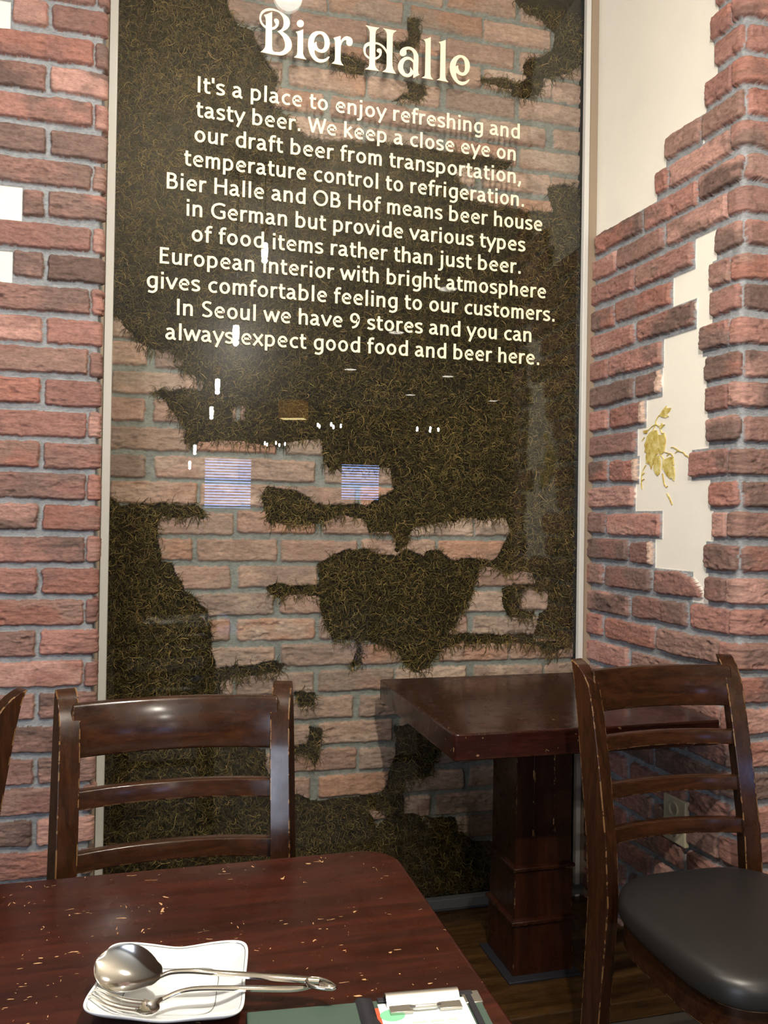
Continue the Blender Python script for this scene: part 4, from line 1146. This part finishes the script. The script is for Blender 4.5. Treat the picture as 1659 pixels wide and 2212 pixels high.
# street windows with blinds
def window(n, xa, ya, xb, yb):
    D = 2*YG+8.98
    P0 = atY(xa, ya, D); P1 = atY(xb, yb, D)
    x0, x1, z1, z0 = P0[0], P1[0], P0[2], P1[2]
    y = -8.98
    r_ = MB(); t = 0.05
    r_.box(((x0+x1)/2, y, z1+t/2), (x1-x0+2*t, 0.06, t)); r_.box(((x0+x1)/2, y, z0-t/2), (x1-x0+2*t, 0.06, t))
    r_.box((x0-t/2, y, (z0+z1)/2), (t, 0.06, z1-z0)); r_.box((x1+t/2, y, (z0+z1)/2), (t, 0.06, z1-z0))
    o = r_.build('window_%d' % n, BROWNW, None, smooth=False); struct(o)
    g = MB(); g.box(((x0+x1)/2, y-0.01, (z0+z1)/2), (x1-x0, 0.01, z1-z0)); g.build('pane', emis('daylight_pane', (0.30, 0.48, 1.0), 13), o, smooth=False)
    s = MB(); k = int((z1-z0)/0.045)
    for i in range(k): s.box(((x0+x1)/2, y+0.018, z0+(i+0.5)*(z1-z0)/k), (x1-x0, 0.004, 0.024))
    s.build('blind', mat('blind', srgb(120, 128, 150), 0.6), o, smooth=False)
window(1, 443, 990, 541, 1098)
window(2, 738, 1003, 818, 1080)

# amber lamp shade mirrored in the moss
m_ = mirror(634, 905, 8.5)
la = thing('hanging_lantern', 'amber rectangular hanging lantern mirrored above the blinds', 'pendant lamp', m_, R(25))
AMB = emis('amber_shade', (1.0, 0.45, 0.08), 0.9); AMB2 = emis('amber_diffuser', (1.0, 0.8, 0.35), 12)
b = MB()
for sx in (-1, 1): b.box((sx*0.13, 0, 0.09), (0.006, 0.18, 0.18)); b.box((0, sx*0.09, 0.09), (0.26, 0.006, 0.18))
b.build('shade', AMB, la, smooth=False)
b = MB(); b.box((0, 0, 0.004), (0.25, 0.17, 0.004)); b.build('diffuser', AMB2, la, smooth=False)
b = MB(); b.tube([(0, 0, 0.17), (0, 0, 3.11-m_[2])], 0.004, 6); b.box((0, 0, 0.175), (0.25, 0.02, 0.008)); b.build('cord', BLACKM, la)

# chandeliers
BUL = emis('chandelier_bulb', (1.0, 0.97, 0.92), 60)
m_ = mirror(710, 922, 9.5)
ch = thing('chandelier', 'five-armed chandelier mirrored right of the amber lantern', 'chandelier', m_)
b = MB(); b.lathe([(0.002, -0.12), (0.03, -0.09), (0.015, -0.04), (0.02, 0.05), (0.006, 0.1)], seg=16); b.tube([(0, 0, 0.08), (0, 0, 3.11-m_[2])], 0.005, 6); b.build('stem', BLACKM, ch)
for k in range(5):
    th = 2*math.pi*k/5+0.3; c, s = math.cos(th), math.sin(th)
    b = MB(); b.tube([(0.02*c, 0.02*s, -0.06), (0.07*c, 0.07*s, -0.09), (0.12*c, 0.12*s, -0.06), (0.14*c, 0.14*s, -0.01)], 0.005, 6); a_ = b.build('arm', BLACKM, ch)
    b = MB(); b.lathe([(0.001, 0.04), (0.010, 0.03), (0.013, 0.012), (0.008, -0.01)], (0.14*c, 0.14*s, 0.0), 12); b.build('bulb', BUL, a_)
for (x, y, d, lb) in ((593, 961, 11.0, 'five-armed chandelier mirrored lowest, just above the blinds'), (922, 930, 10.0, 'five-armed chandelier mirrored in moss farthest right')):
    c2 = copy_tree(ch); c2.location = mirror(x, y, d); c2['label'] = lb
